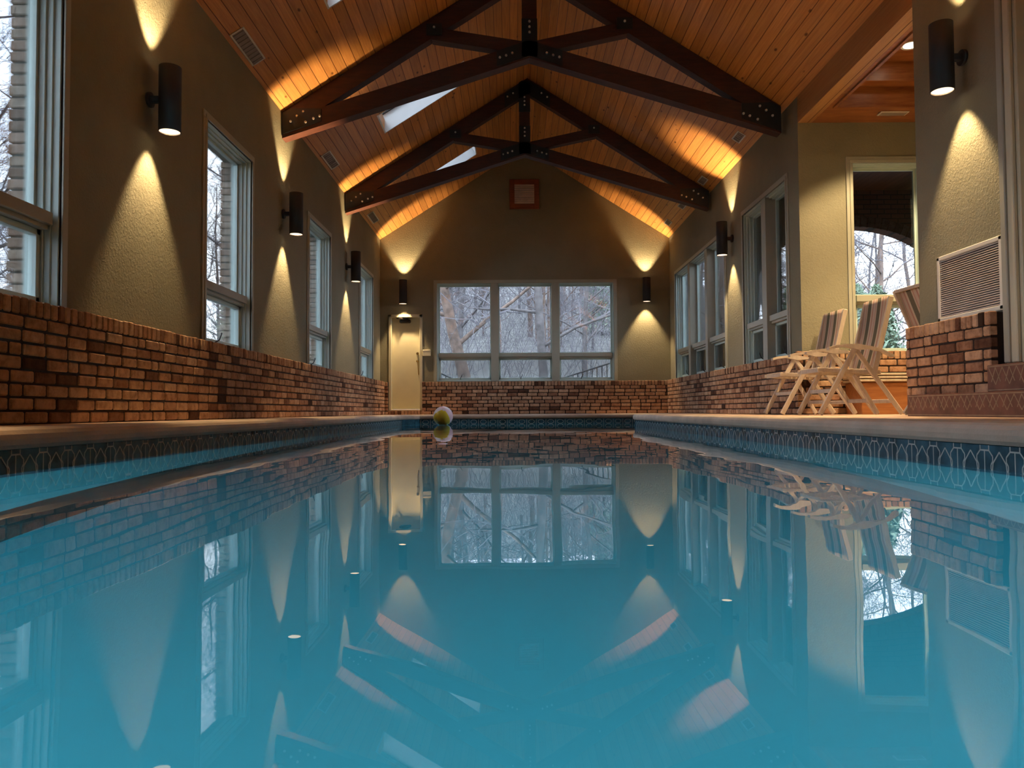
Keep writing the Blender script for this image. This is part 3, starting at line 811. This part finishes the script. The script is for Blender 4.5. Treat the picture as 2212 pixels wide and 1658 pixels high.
# ------------------------------------------------------------------ pool, deck, coping
POOL = [(-2.2, -4.5), (2.03, -4.5), (2.03, 12.7), (2.9, 12.7), (2.9, 16.0), (-1.93, 16.0), (-2.2, 15.3)]   # counter-clockwise
def offset(poly, d):                                   # outward for CCW polygons
    n = len(poly); out = []
    for i in range(n):
        p0, p1, p2 = Vector(poly[i-1]), Vector(poly[i]), Vector(poly[(i+1) % n])
        e1 = (p1-p0).normalized(); e2 = (p2-p1).normalized()
        n1 = Vector((e1.y, -e1.x)); n2 = Vector((e2.y, -e2.x))
        m = (n1+n2).normalized(); out.append(tuple(p1 + m*(d/max(.3, m.dot(n1)))))
    return out
def sweep(mb, poly, prof):
    n = len(poly); rings = []
    for (d, z) in prof:
        rings.append([(x, y, z) for x, y in offset(poly, d)])
    V = [v for r_ in rings for v in r_]; F = []
    for i in range(len(prof)-1):
        for k in range(n):
            k2 = (k+1) % n; F.append((i*n+k, i*n+k2, (i+1)*n+k2, (i+1)*n+k))
    mb.add(V, F)
mb = MB()
prof = [(.0, .105), (-.018, .108), (-.03, .125), (-.034, .15), (-.03, .172), (-.018, .19), (0, .199), (.05, .2015), (.30, .2015), (.305, .19)]
sweep(mb, POOL, prof)
o = mb.build('trim_2', M_coping); tag(o, 'rounded cast stone coping around the pool edge', 'coping', kind='structure')
mb = MB()
for (x0, x1, y0, y1) in ((XL-.1, -2.495, YF, YB+.1), (-2.495, 3.195, 16.295, YB+.1), (3.195, XR+.16, 12.4, YB+.1), (2.325, XR+.16, YF, 12.4), (XR+.16, 6.1, 6.5, 9.4), (-2.495, 2.325, YF, -4.795), (-2.495, -2.24, 15.5, 16.295), (-2.24, -2.05, 16.05, 16.295)):
    mb.box(x0, x1, y0, y1, .10, DECK)
tag(mb.build('floor', M_deck), 'tan concrete deck around the pool', 'floor', kind='structure')
mb = MB()
sweep(mb, POOL, [(.0, .105), (.0, -1.5)])
fl = [(x, y, -1.5) for x, y in POOL]; mb.add(fl, [tuple(range(len(fl)))])
mb.f = [tuple(reversed(f)) for f in mb.f[:-1]] + [mb.f[-1]]
tag(mb.build('pool_basin', M_plaster), 'teal plaster basin below the waterline', 'pool basin', kind='structure')
mb = MB(); sweep(mb, POOL, [(.001, .104), (-.007, .104), (-.007, -.16), (.001, -.16)])
tb = tag(mb.build('pool_tile_band', M_tile), 'dark blue waterline tile band with pale lattice', 'tile band', kind='structure')
# lattice glaze lines on the tiles, raised by 1 mm
def lattice(mb, p0, p1, pitch=.2, kind=0):
    p0 = Vector(p0); p1 = Vector(p1); d = (p1-p0); L = d.length; d.normalize(); nrm = Vector((-d.y, d.x))   # into the pool for CCW edges
    lw = .0035
    def ln(a, b):
        (u0, v0), (u1, v1) = a, b
        if u0 < 0 or u1 < 0 or u0 > L or u1 > L: return
        e = Vector((u1-u0, v1-v0)); e.normalize(); q = Vector((-e.y, e.x))*lw
        V = []
        for (u, v) in ((u0-q.x, v0-q.y), (u1-q.x, v1-q.y), (u1+q.x, v1+q.y), (u0+q.x, v0+q.y)):
            P = p0 + d*u + nrm*.0085; V.append((P.x, P.y, v))
        mb.add(V, [(0,1,2,3)])
    n = int(L/pitch)
    for i in range(n):
        u = (i+.5)*pitch
        if kind == 0:
            T = .104; Bv = -.07
            ln((u, .082), (u, Bv)); ln((u-.03, T), (u-.03, .082)); ln((u+.03, T), (u+.03, .082)); ln((u-.03, .082), (u+.03, .082))
            for s in (-1, 1):
                ln((u+s*.03, .082), (u+s*.055, .058)); ln((u+s*.055, .058), (u+s*.055, .038)); ln((u+s*.055, .038), (u+s*.043, .022)); ln((u+s*.043, .022), (u+s*.043, .004))
                ln((u+s*.043, .004), (u+s*.055, -.012)); ln((u+s*.055, -.012), (u+s*.03, -.055))
                ln((u+s*.1, .078), (u+s*.057, .03)); ln((u+s*.057, .03), (u+s*.052, .0)); ln((u+s*.052, .0), (u+s*.1, -.05))
        else:
            for s in (-1, 1):
                ln((u+s*.03, .085), (u+s*.06, .06)); ln((u+s*.06, .06), (u+s*.06, .03)); ln((u+s*.06, .03), (u+s*.03, .01))
            ln((u-.03, .085), (u+.03, .085)); ln((u-.03, .01), (u+.03, .01)); ln((u+.1, .1), (u+.1, 0))
mb = MB()
lattice(mb, (2.03, 2.0), (2.03, 12.7)); lattice(mb, (-2.2, 15.3), (-2.2, 2.5)); lattice(mb, (2.9, 16.0), (-1.93, 16.0), .2, 1)
lattice(mb, (2.03, 12.7), (2.9, 12.7), .2, 1)
part('tile_lattice', mb, M_tline, tb)['kind'] = 'structure'

mb = MB(); n = len(POOL)
wp = offset(POOL, .0005)
mb.add([(x, y, 0) for x, y in wp], [tuple(range(n))]); mb.smooth = True
tag(mb.build('pool_water', M_water), 'still teal pool water mirroring the hall', 'water', kind='stuff')
# unseen underwater lights added in the near end wall to brighten the pool
def added_pool_light(x, y, z, rot, pw, label):
    w = thing('pool_light', label, 'pool light', (x, y, z), group='round underwater lights')
    w.rotation_euler = rot
    b = MB(); b.lathe([(.13, 0), (.155, .0), (.155, -.012), (.13, -.016), (.13, 0)], (0,0,0), 28); o = b.build('bezel', M_white); o.parent = w
    ld = bpy.data.lights.new('underwater_lamp', 'AREA'); ld.shape = 'DISK'; ld.size = .24; ld.spread = math.radians(125); ld.energy = pw; ld.color = (.40,.84,1.0)
    lo = bpy.data.objects.new('bulb', ld); COL.objects.link(lo); lo.parent = w; lo.location = (0,0,-.02)
for x_, lb_ in ((-1.5, 'left'), (-.1, 'middle'), (1.3, 'right')):
    added_pool_light(x_, -4.48, -.8, (math.radians(78), 0, 0), 195, 'underwater pool light, %s of three in the near end wall' % lb_)

# tiled steps by the pillar and doorway
def tiled_step(x0, x1, y0, y1, z0, z1, label, latt):
    w = thing('tiled_step', label, 'step', ((x0+x1)/2, (y0+y1)/2, z0), kind='structure')
    b = MB(); b.cbox(x0, x1, y0, y1, z0, z1, .004); part('riser_block', b, M_rtile, w)
    b = MB(); lw = .004
    def ln(a, c):
        (u0, v0), (u1, v1) = a, c
        e = Vector((u1-u0, v1-v0)).normalized(); q = Vector((-e.y, e.x))*lw
        b.add([(x0-.0015, u, v) for (u, v) in ((u0-q.x, v0-q.y), (u1-q.x, v1-q.y), (u1+q.x, v1+q.y), (u0+q.x, v0+q.y))], [(3,2,1,0)])
    y = y1-.02; h0 = z0+.02; h1 = z1-.02
    while y-.15 > y0:
        ln((y, h1), (y-.075, h0+.03)); ln((y-.075, h0+.03), (y-.15, h1)); ln((y-.03, h0+.05), (y-.075, h1-.0)); ln((y-.075, h1), (y-.13, h0+.05))
        y -= .15
    ln((y0+.01, h1+.008), (y1-.01, h1+.008)); ln((y0+.01, h0-.008), (y1-.01, h0-.008))
    part('tile_lattice', b, M_rline, w)
tiled_step(3.30, XR-.121, 3.6, 6.42, DECK, .375, 'low red tiled step at the foot of the brick pillar', 0)
tiled_step(3.37, XR-.001, 3.8, 5.445, .376, .565, 'upper red tiled step below the doorway', 0)

# ------------------------------------------------------------------ beach ball
bx, by, br = -1.365, 15.2, .195
mb = MB(); mb.smooth = True
n, k = 36, 24
V = []
for i in range(k+1):
    ph = PI*i/k
    for j in range(n):
        t = 2*PI*j/n; V.append((br*math.sin(ph)*math.cos(t), br*math.sin(ph)*math.sin(t), br*math.cos(ph)))
o0 = len(mb.v); mb.v += V
for i in range(k):
    for j in range(n):
        j2 = (j+1) % n
        mb.f.append((i*n+j, (i+1)*n+j, (i+1)*n+j2, i*n+j2)); mb.m.append([0, 2, 0, 1, 1, 2][j//6]); mb.sm.append(True)
ball = mb.build('beach_ball', [M_ballw, M_bally, M_ballp]); ball.location = (bx, by, br-.022); ball.rotation_euler = (Matrix.Rotation(math.radians(-42), 3, 'Y') @ Euler((math.radians(62), math.radians(34), math.radians(20))).to_matrix()).to_euler()
tag(ball, 'white yellow and pink beach ball floating near the far pool edge', 'beach ball')
mb = MB(); mb.lathe([(0, br+.003), (.03, br+.002), (.034, br-.004)], (0,0,0), 20); o = mb.build('cap', M_ballw); o.parent = ball

# ------------------------------------------------------------------ folding deck chairs
def deck_chair(label, loc, rz, lean=.15, group='folding deck chairs in the alcove'):
    w = thing('deck_chair', label, 'chair', (0,0,0), 0, group)
    H = .285
    def P(nm, mb, m): return part(nm, mb, m, w)
    for s in (-1, 1):
        y = s*H
        b = MB(); b.bar((.10, y, .665), (-.26, y, .012), .026, .052, c=.008); P('leg', b, M_teak)
        b = MB(); b.bar((.10, y*.96, .665), (.56, y*.96, .012), .026, .048, c=.008); P('leg', b, M_teak)
        b = MB(); b.bar((.10, y*.86, .40), (.33, y*.86, .012), .024, .045, c=.008); P('leg', b, M_teak)
        b = MB(); b.bar((-.27, y*.9, .455), (.36, y*.9, .425), .026, .038); P('seat_rail', b, M_teak)
        # arched arm board
        pts = [(-.17, .672), (-.10, .692), (.0, .704), (.12, .704), (.25, .682), (.37, .645), (.47, .598)]
        top = pts; bot = [(x, z-.026-(.03 if i == 3 else 0)) for i, (x, z) in enumerate(pts)]
        b = MB(); b.prism(top + bot[::-1], y-.035, y+.035, 'y'); P('arm', b, M_teak)
        b = MB(); b.bar((.285, y*.95, .40), (.325+lean, y*.95, 1.18), .028, .05); P('back_rail', b, M_teak)
    W = H*2
    for nm, (x, z, ww) in {'front': (-.13, .245, W), 'b': (.25, .145, W*.86), 'c': (.47, .14, W*.94), 'd': (-.24, .45, W*.9), 'e': (.33, .43, W*.9)}.items():
        b = MB(); b.bar((x, -ww/2, z), (x, ww/2, z), .04, .02, (0,0,1)); P('stretcher', b, M_teak)
    b = MB()
    for i in range(11):
        x = -.25 + i*.052
        b.cbox(x, x+.038, -H*.88, H*.88, .468-i*.0022, .480-i*.0022)
    P('seat', b, M_teak)
    # striped canvas back, slightly bowed
    b = MB(); b.smooth = True; n = 14; V = []; F = []
    for t_ in (0, 1):
        for i in range(n+1):
            u = i/n; x = .315 + lean*u*(.75+.25*u) - .0*u; z = .47 + .72*u
            x += .028*math.sin(PI*u) - t_*.018
            V += [(x, -H*.89, z), (x, H*.89, z)]
    m_ = (n+1)*2
    for i in range(n):
        a = 2*i; F.append((a, a+1, a+3, a+2)); F.append((m_+a, m_+a+2, m_+a+3, m_+a+1))
        F.append((a, a+2, m_+a+2, m_+a)); F.append((a+1, m_+a+1, m_+a+3, a+3))
    F.append((2*n, 2*n+1, m_+2*n+1, m_+2*n)); F.append((0, m_, m_+1, 1))
    b.add(V, F); P('striped_back', b, M_canvas)
    b = MB(); b.bar((.325+lean, -H*.95, 1.17), (.325+lean, H*.95, 1.17), .03, .03, (0,0,1)); P('head_bar', b, M_teak)
    w.location = loc; w.rotation_euler = (0, 0, rz)
    return w
deck_chair('striped wooden deck chair facing the pool, nearer of the facing pair', (3.30, 7.88, DECK), 0)
deck_chair('striped wooden deck chair facing the pool, beside the alcove corner', (3.27, 8.86, DECK), 0)
deck_chair('striped wooden deck chair turned away, half hidden behind the brick pillar', (4.28, 7.02, DECK), PI+.05, lean=.30)

# wooden bench box in the alcove
w = thing('storage_bench', 'orange wooden storage bench under the alcove window', 'bench', (4.45, 8.95, DECK))
b = MB(); b.cbox(3.98, 5.35, 8.75, 9.17, DECK, .56); part('body', b, M_bench, w)
b = MB()
for i in range(3): b.cbox(3.95, 5.38, 8.72, 9.18, .575+i*.036, .575+i*.036+.024)
part('slatted_top', b, M_teak, w)
b = MB(); b.box(4.0, 5.3, 8.77, 9.15, .56, .66); part('core', b, M_bench, w)

# ------------------------------------------------------------------ porch outside the right windows
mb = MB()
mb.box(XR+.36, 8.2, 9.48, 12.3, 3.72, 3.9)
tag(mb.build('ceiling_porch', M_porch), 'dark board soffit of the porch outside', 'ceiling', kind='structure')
mb = MB(); ac, aa, ab, az = 5.40, 1.60, 1.14, 2.0
yA, yB_ = 12.05, 12.28
N_ = 28
def arch_strip(mb):
    for i in range(N_):
        t0, t1 = PI-PI*i/N_, PI-PI*(i+1)/N_
        x0, x1 = ac+aa*math.cos(t0), ac+aa*math.cos(t1); z0, z1 = az+ab*math.sin(t0), az+ab*math.sin(t1)
        mb.prism([(x0, z0), (x1, z1), (x1, 3.72), (x0, 3.72)], yA, yB_, 'y')
arch_strip(mb)
mb.box(XR+.2, ac-aa, yA, yB_, -.2, 3.72); mb.box(ac+aa, 8.2, yA, yB_, -.2, 3.72)
pw_ = tag(mb.build('wall_porch', M_arch), 'brick porch wall with arch seen through the alcove window', 'brick wall', kind='structure')
mb = MB()
for i in range(46):
    t = PI*(i+.5)/46
    p = Vector((ac+aa*math.cos(t), 0, az+ab*math.sin(t))); d = Vector((math.cos(t)/aa, 0, math.sin(t)/ab)).normalized()
    tg = Vector((-d.z, 0, d.x)); hw = .042; q = [p+tg*hw, p-tg*hw, p-tg*hw*1.1+d*.17, p+tg*hw*1.1+d*.17]
    mb.prism([(v.x, v.z) for v in q], yA-.02, yB_+.01, 'y')
part('arch_bricks', mb, M_archb, pw_)
mb = MB(); mb.box(8.0, 8.2, 9.48, yA, -.2, 3.72); mb.box(6.17, 8.2, 9.48, 9.5, -.2, 3.72)
tag(mb.build('wall_porch_side', M_arch), 'brick side wall of the porch outside', 'brick wall', kind='structure')

# ------------------------------------------------------------------ outdoors
def gz(x, y):
    z = -.35
    if y > 22: z += (y-22)*.235*max(0, min(1, (.40*y+3-abs(x))/(.2*y)))
    d = max(0, -x-14); z += d*.03
    return z + .35*noise.noise(Vector((x*.08, y*.08, 3)))
mb = MB(); gx = list(range(-70, 75, 5)); gy = list(range(-30, 115, 5))
V = []; F = []
for y in gy:
    for x in gx:
        z = gz(x, y)
        if -5 < x < 10 and y < 19: z = -2.2
        V.append((x, y, z))
for j in range(len(gy)-1):
    for i in range(len(gx)-1):
        a = j*len(gx)+i; F.append((a, a+1, a+1+len(gx), a+len(gx)))
mb.smooth = True; mb.add(V, F)
tag(mb.build('ground', M_litter), 'leaf-covered wooded hillside outside the windows', 'ground', kind='structure')

def tree_parts(seed, h=11, r0=.16, lean=(0,0), spread=1.0, dens=1.0, first=.22):
    r = random.Random(seed); tr = MB(); tw = MB(); tr.smooth = True
    pts = []; p = Vector((0,0,0)); d = Vector((lean[0], lean[1], 1)).normalized(); n = 9
    for i in range(n+1):
        pts.append(p.copy()); p = p + d*(h/n)
        d = (d + Vector((r.uniform(-.1,.1), r.uniform(-.1,.1), .06))).normalized()
    rads = [r0*(1-.86*i/n)+.008 for i in range(n+1)]; rads[0] = r0*1.25
    tr.tube(pts, rads, 9, False)
    def grow(p, d, L, rr, lev):
        k = 4 if lev < 3 else 3; q = [p.copy()]
        dd = d.copy()
        for i in range(k):
            dd = (dd + Vector((r.uniform(-.28,.28), r.uniform(-.28,.28), r.uniform(-.12,.26)))).normalized()
            q.append(q[-1] + dd*(L/k))
        rs = [rr*(1-.7*i/k) for i in range(k+1)]
        (tr if lev < 2 else tw).tube(q, rs, 6 if lev < 2 else 3, False)
        if lev >= 4: return
        m = int({1: 6, 2: 5, 3: 4}[lev]*dens + r.random()*.9)
        for j in range(m):
            t = r.uniform(.2, 1.0)*k; i = min(k-1, int(t)); f = t-i
            pp = q[i].lerp(q[i+1], f); base = (q[i+1]-q[i]).normalized()
            ax = Vector((r.uniform(-1,1), r.uniform(-1,1), r.uniform(-.6,1))).normalized()
            nd = (base*.55 + ax*.85*spread).normalized()
            grow(pp, nd, L*r.uniform(.42,.68), max(.0045, rs[i]*.55), lev+1)
    m = int(11*dens)
    for j in range(m):
        t = first + (1-first)*(j+r.random()*.6)/m
        i = min(n-1, int(t*n)); f = t*n-i; pp = pts[i].lerp(pts[i+1], f)
        a = j*2.4 + r.uniform(-.5,.5)
        nd = Vector((math.cos(a)*spread, math.sin(a)*spread, r.uniform(.25,.8))).normalized()
        grow(pp, nd, h*.36*(1.12-t)*r.uniform(.7,1.1)+.5, max(.01, rads[i]*.42), 1)
    return tr, tw
def make_tree(label, loc, rz, bark=M_bark, group=None, **kw):
    w = thing('bare_tree', label, 'tree', (0,0,0), 0, group)
    tr, tw = tree_parts(**kw)
    part('trunk', tr, bark, w); part('twigs', tw, M_twig, w)
    w.location = loc; w.rotation_euler = (0,0,rz)
    return w
# three distinct trees seen in the far window
make_tree('thick leaning bare trunk behind the left pane of the far window', (-1.30, 25, gz(-1.3, 25)-.1), .3, M_barkw, 'trees behind the far window', seed=91, h=12, r0=.21, lean=(-.22,.0), dens=1.0, first=.16)
make_tree('tall grey bare trunk behind the middle pane of the far window', (1.05, 24, gz(1, 24)-.1), .0, M_bark, 'trees behind the far window', seed=92, h=13, r0=.15, lean=(-.05,0), dens=1.0, first=.14)
make_tree('slim dark bare trunk behind the right pane of the far window', (2.75, 29, gz(2.8, 29)-.1), 1.0, M_bark, 'trees behind the far window', seed=93, h=12, r0=.10, lean=(0,0), dens=1.1, first=.08)
protos = [make_tree('', (0,0,-300), 0, (M_bark if s % 2 else M_barkw), seed=100+s, h=9+1.3*s, r0=.07+.016*s, spread=1.0+.05*s, dens=1.15, first=.05+.03*s) for s in range(5)]
index_kids()
def dup_tree(p, loc, rz, sc, label, group):
    c = copy_tree(p); c.location = loc; c.rotation_euler = (0,0,rz); c.scale = (sc,)*3
    c['label'] = label; c['group'] = group
    return c
rr = random.Random(5)
spots = []
for i in range(1500):
    if len(spots) >= 95: break
    x = rr.uniform(-14, 19); y = rr.uniform(23, 70)
    if abs(x) > .42*y+3: continue
    if -3 < x < 4.5 and y < 30: continue
    if any((x-a)**2+(y-b)**2 < 2.2 for a, b in spots): continue
    spots.append((x, y))
for (x, y) in spots:
    dup_tree(rr.choice(protos), (x, y, gz(x, y)-.1), rr.uniform(0, 6.3), rr.uniform(.7, 1.1), 'bare winter tree on the wooded hillside beyond the far window', 'bare trees on the hillside')
sl = []
for i in range(600):
    if len(sl) >= 24: break
    y = rr.uniform(5, 42); x = -rr.uniform(.50*y+3.0, .95*y+8)
    if x < -36 or x > -10: continue
    if any((x-a)**2+(y-b)**2 < 5 for a, b in sl): continue
    sl.append((x, y))
for (x, y) in sl:
    dup_tree(rr.choice(protos), (x, y, gz(x, y)-.1), rr.uniform(0, 6.3), rr.uniform(.8, 1.25), 'bare winter tree outside the tall left windows', 'bare trees outside the left windows')
sr = []
for i in range(600):
    if len(sr) >= 18: break
    y = rr.uniform(17, 48); x = rr.uniform(.24*y+2, .62*y+3)
    if any((x-a)**2+(y-b)**2 < 5 for a, b in sr): continue
    sr.append((x, y))
for (x, y) in sr:
    dup_tree(rr.choice(protos), (x, y, gz(x, y)-.1), rr.uniform(0, 6.3), rr.uniform(.75, 1.1), 'bare winter tree outside the right-hand windows', 'bare trees outside the right windows')
for p in protos:
    for ch in KIDS.get(p.name, []): bpy.data.objects.remove(ch)
    bpy.data.objects.remove(p)

# evergreens
def evergreen(seed, h=4.5, w_=1.5):
    r = random.Random(seed); mb = MB()
    for i in range(5200):
        t = r.random()**.8; z = .3+h*t; rad = w_*(1-t)**.6*(.55+.45*r.random())*(.85+.3*noise.noise(Vector((t*5, seed, i*.001))))
        a = r.uniform(0, 6.283); c = Vector((rad*math.cos(a), rad*math.sin(a), z+r.uniform(-.1,.1)))
        u = Vector((r.uniform(-1,1), r.uniform(-1,1), r.uniform(-1,1))).normalized(); v = u.orthogonal().normalized()
        s1, s2 = r.uniform(.07,.14), r.uniform(.03,.05)
        mb.add([c-u*s1, c+v*s2, c+u*s1, c-v*s2], [(0,1,2,3)])
    tr = MB(); tr.tube([(0,0,0), (0,0,h*.5), (0,0,h*.95)], [.09, .06, .01], 7)
    return mb, tr
def make_ever(label, group, loc, sc=1, seed=1):
    w = thing('evergreen_tree', label, 'tree', (0,0,0), 0, group)
    a, b = evergreen(seed); part('foliage', a, M_leaf, w); part('trunk', b, M_bark, w)
    w.location = loc; w.scale = (sc,)*3
    return w
e0 = make_ever('green evergreen behind the right pane of the far window', 'evergreens in the woods', (5.2, 44, gz(5.2, 44)), 1.0)
index_kids()
for i, (x, y, sc, lb) in enumerate([(7.2, 38, 1.3, 'green evergreen beyond the far right corner'),
        (9.3, 19.5, .8, 'leafy evergreen seen low through the porch arch'), (6.9, 18.2, .85, 'leafy evergreen near the porch arch, left of the larger one'), (8.2, 22.0, .85, 'rounded evergreen between two others through the porch arch'), (10.6, 23.5, .9, 'evergreen at the right side of the porch arch view'), (-9.2, 9.5, .55, 'low evergreen outside the nearest left window'),
        (-12, 15, .7, 'evergreen outside the second left window'), (11.8, 21, .8, 'tall evergreen farther off through the porch arch')]):
    c = copy_tree(e0); c.location = (x, y, gz(x, y)-.1); c.scale = (sc,)*3; c.rotation_euler = (0,0,i*1.3); c['label'] = lb
# brushwood undergrowth
r = random.Random(77); mb = MB()
for i in range(7000):
    zone = i % 4
    if zone < 2: x = r.uniform(-14, 18); y = r.uniform(22.5, 62)
    elif zone == 2: y = r.uniform(4, 34); x = -r.uniform(max(6, .5*y), .9*y+10)
    else: y = r.uniform(15, 40); x = r.uniform(.25*y+1.5, .6*y+4)
    z = gz(x, y); h = r.uniform(.6, 3.6)*(1 if zone < 2 else .35 if zone == 2 else .6); p = Vector((x, y, z))
    d = Vector((r.uniform(-.6,.6), r.uniform(-.6,.6), 1)).normalized()
    q = p+d*h; m_ = p.lerp(q, .5)+Vector((r.uniform(-.2,.2), r.uniform(-.2,.2), 0))
    mb.tube([p, m_, q], [.012, .009, .004], 3, False)
    for k in range(3):
        s_ = p.lerp(q, r.uniform(.3, .9)); mb.tube([s_, s_+Vector((r.uniform(-.5,.5), r.uniform(-.5,.5), r.uniform(.0,.6)))], [.007, .003], 3, False)
tag(mb.build('brushwood', M_twig), 'thin grey brushwood covering the woodland floor', 'undergrowth', kind='stuff')

def railing(p0, p1, h, n, label):
    p0 = Vector(p0); p1 = Vector(p1)
    w = thing('iron_railing', label, 'railing', tuple(p0))
    b = MB(); b.tube([p0+Vector((0,0,h)), p1+Vector((0,0,h))], .022, 8); part('top_rail', b, M_iron, w)
    b = MB(); b.tube([p0+Vector((0,0,.1)), p1+Vector((0,0,.1))], .016, 8); part('bottom_rail', b, M_iron, w)
    for i in range(n):
        q = p0.lerp(p1, i/(n-1)); b = MB(); b.tube([q+Vector((0,0,0 if i in (0, n-1) else .1)), q+Vector((0,0,h))], .024 if i in (0, n-1) else .015, 6)
        part('post' if i in (0, n-1) else 'baluster', b, M_iron, w)
railing((1.1, 19.7, .12), (2.5, 18.2, .52), .92, 14, 'dark iron railing outside the right pane of the far window')
railing((-2.05, 18.5, .46), (-1.35, 19.6, .14), .88, 8, 'dark iron railing outside the left pane of the far window')

# ------------------------------------------------------------------ sky
wd = bpy.data.worlds.new('overcast'); S.world = wd; wd.use_nodes = True; t = wd.node_tree; t.nodes.clear()
out = t.nodes.new('ShaderNodeOutputWorld'); bg = t.nodes.new('ShaderNodeBackground')
tc = t.nodes.new('ShaderNodeTexCoord'); nz = t.nodes.new('ShaderNodeTexNoise'); nz.inputs['Scale'].default_value = 2.5; nz.inputs['Detail'].default_value = 5
t.links.new(tc.outputs['Generated'], nz.inputs['Vector'])
cr = ramp(t, [(.35, (.60,.74,1.0)), (.65, (.90,.96,1.0))]); t.links.new(nz.outputs['Fac'], cr.inputs['Fac'])
t.links.new(cr.outputs['Color'], bg.inputs['Color']); bg.inputs['Strength'].default_value = 6.0
t.links.new(bg.outputs[0], out.inputs['Surface'])

# ------------------------------------------------------------------ camera
cam = bpy.data.cameras.new('camera'); co = bpy.data.objects.new('camera', cam); COL.objects.link(co)
cam.sensor_width = 36; cam.sensor_fit = 'HORIZONTAL'; cam.lens = 36*1660/2212; cam.clip_start = .02; cam.clip_end = 400
pitch = math.atan(59/1660)
co.location = (0, 0, .26)
co.rotation_euler = (Matrix.Rotation(PI/2+pitch, 3, 'X') @ Matrix.Rotation(-.006, 3, 'Z')).to_euler()
S.camera = co
S.view_settings.view_transform = 'Standard'; S.view_settings.look = 'None'; S.view_settings.gamma = 1; S.view_settings.use_curve_mapping = False
S.view_settings.exposure = 0.55
c = S.cycles
c.use_denoising = True; c.use_adaptive_sampling = True; c.adaptive_threshold = .04; c.max_bounces = 8; c.diffuse_bounces = 3; c.glossy_bounces = 5; c.transmission_bounces = 6; c.transparent_max_bounces = 16
c.caustics_reflective = False; c.caustics_refractive = False; c.sample_clamp_indirect = 4
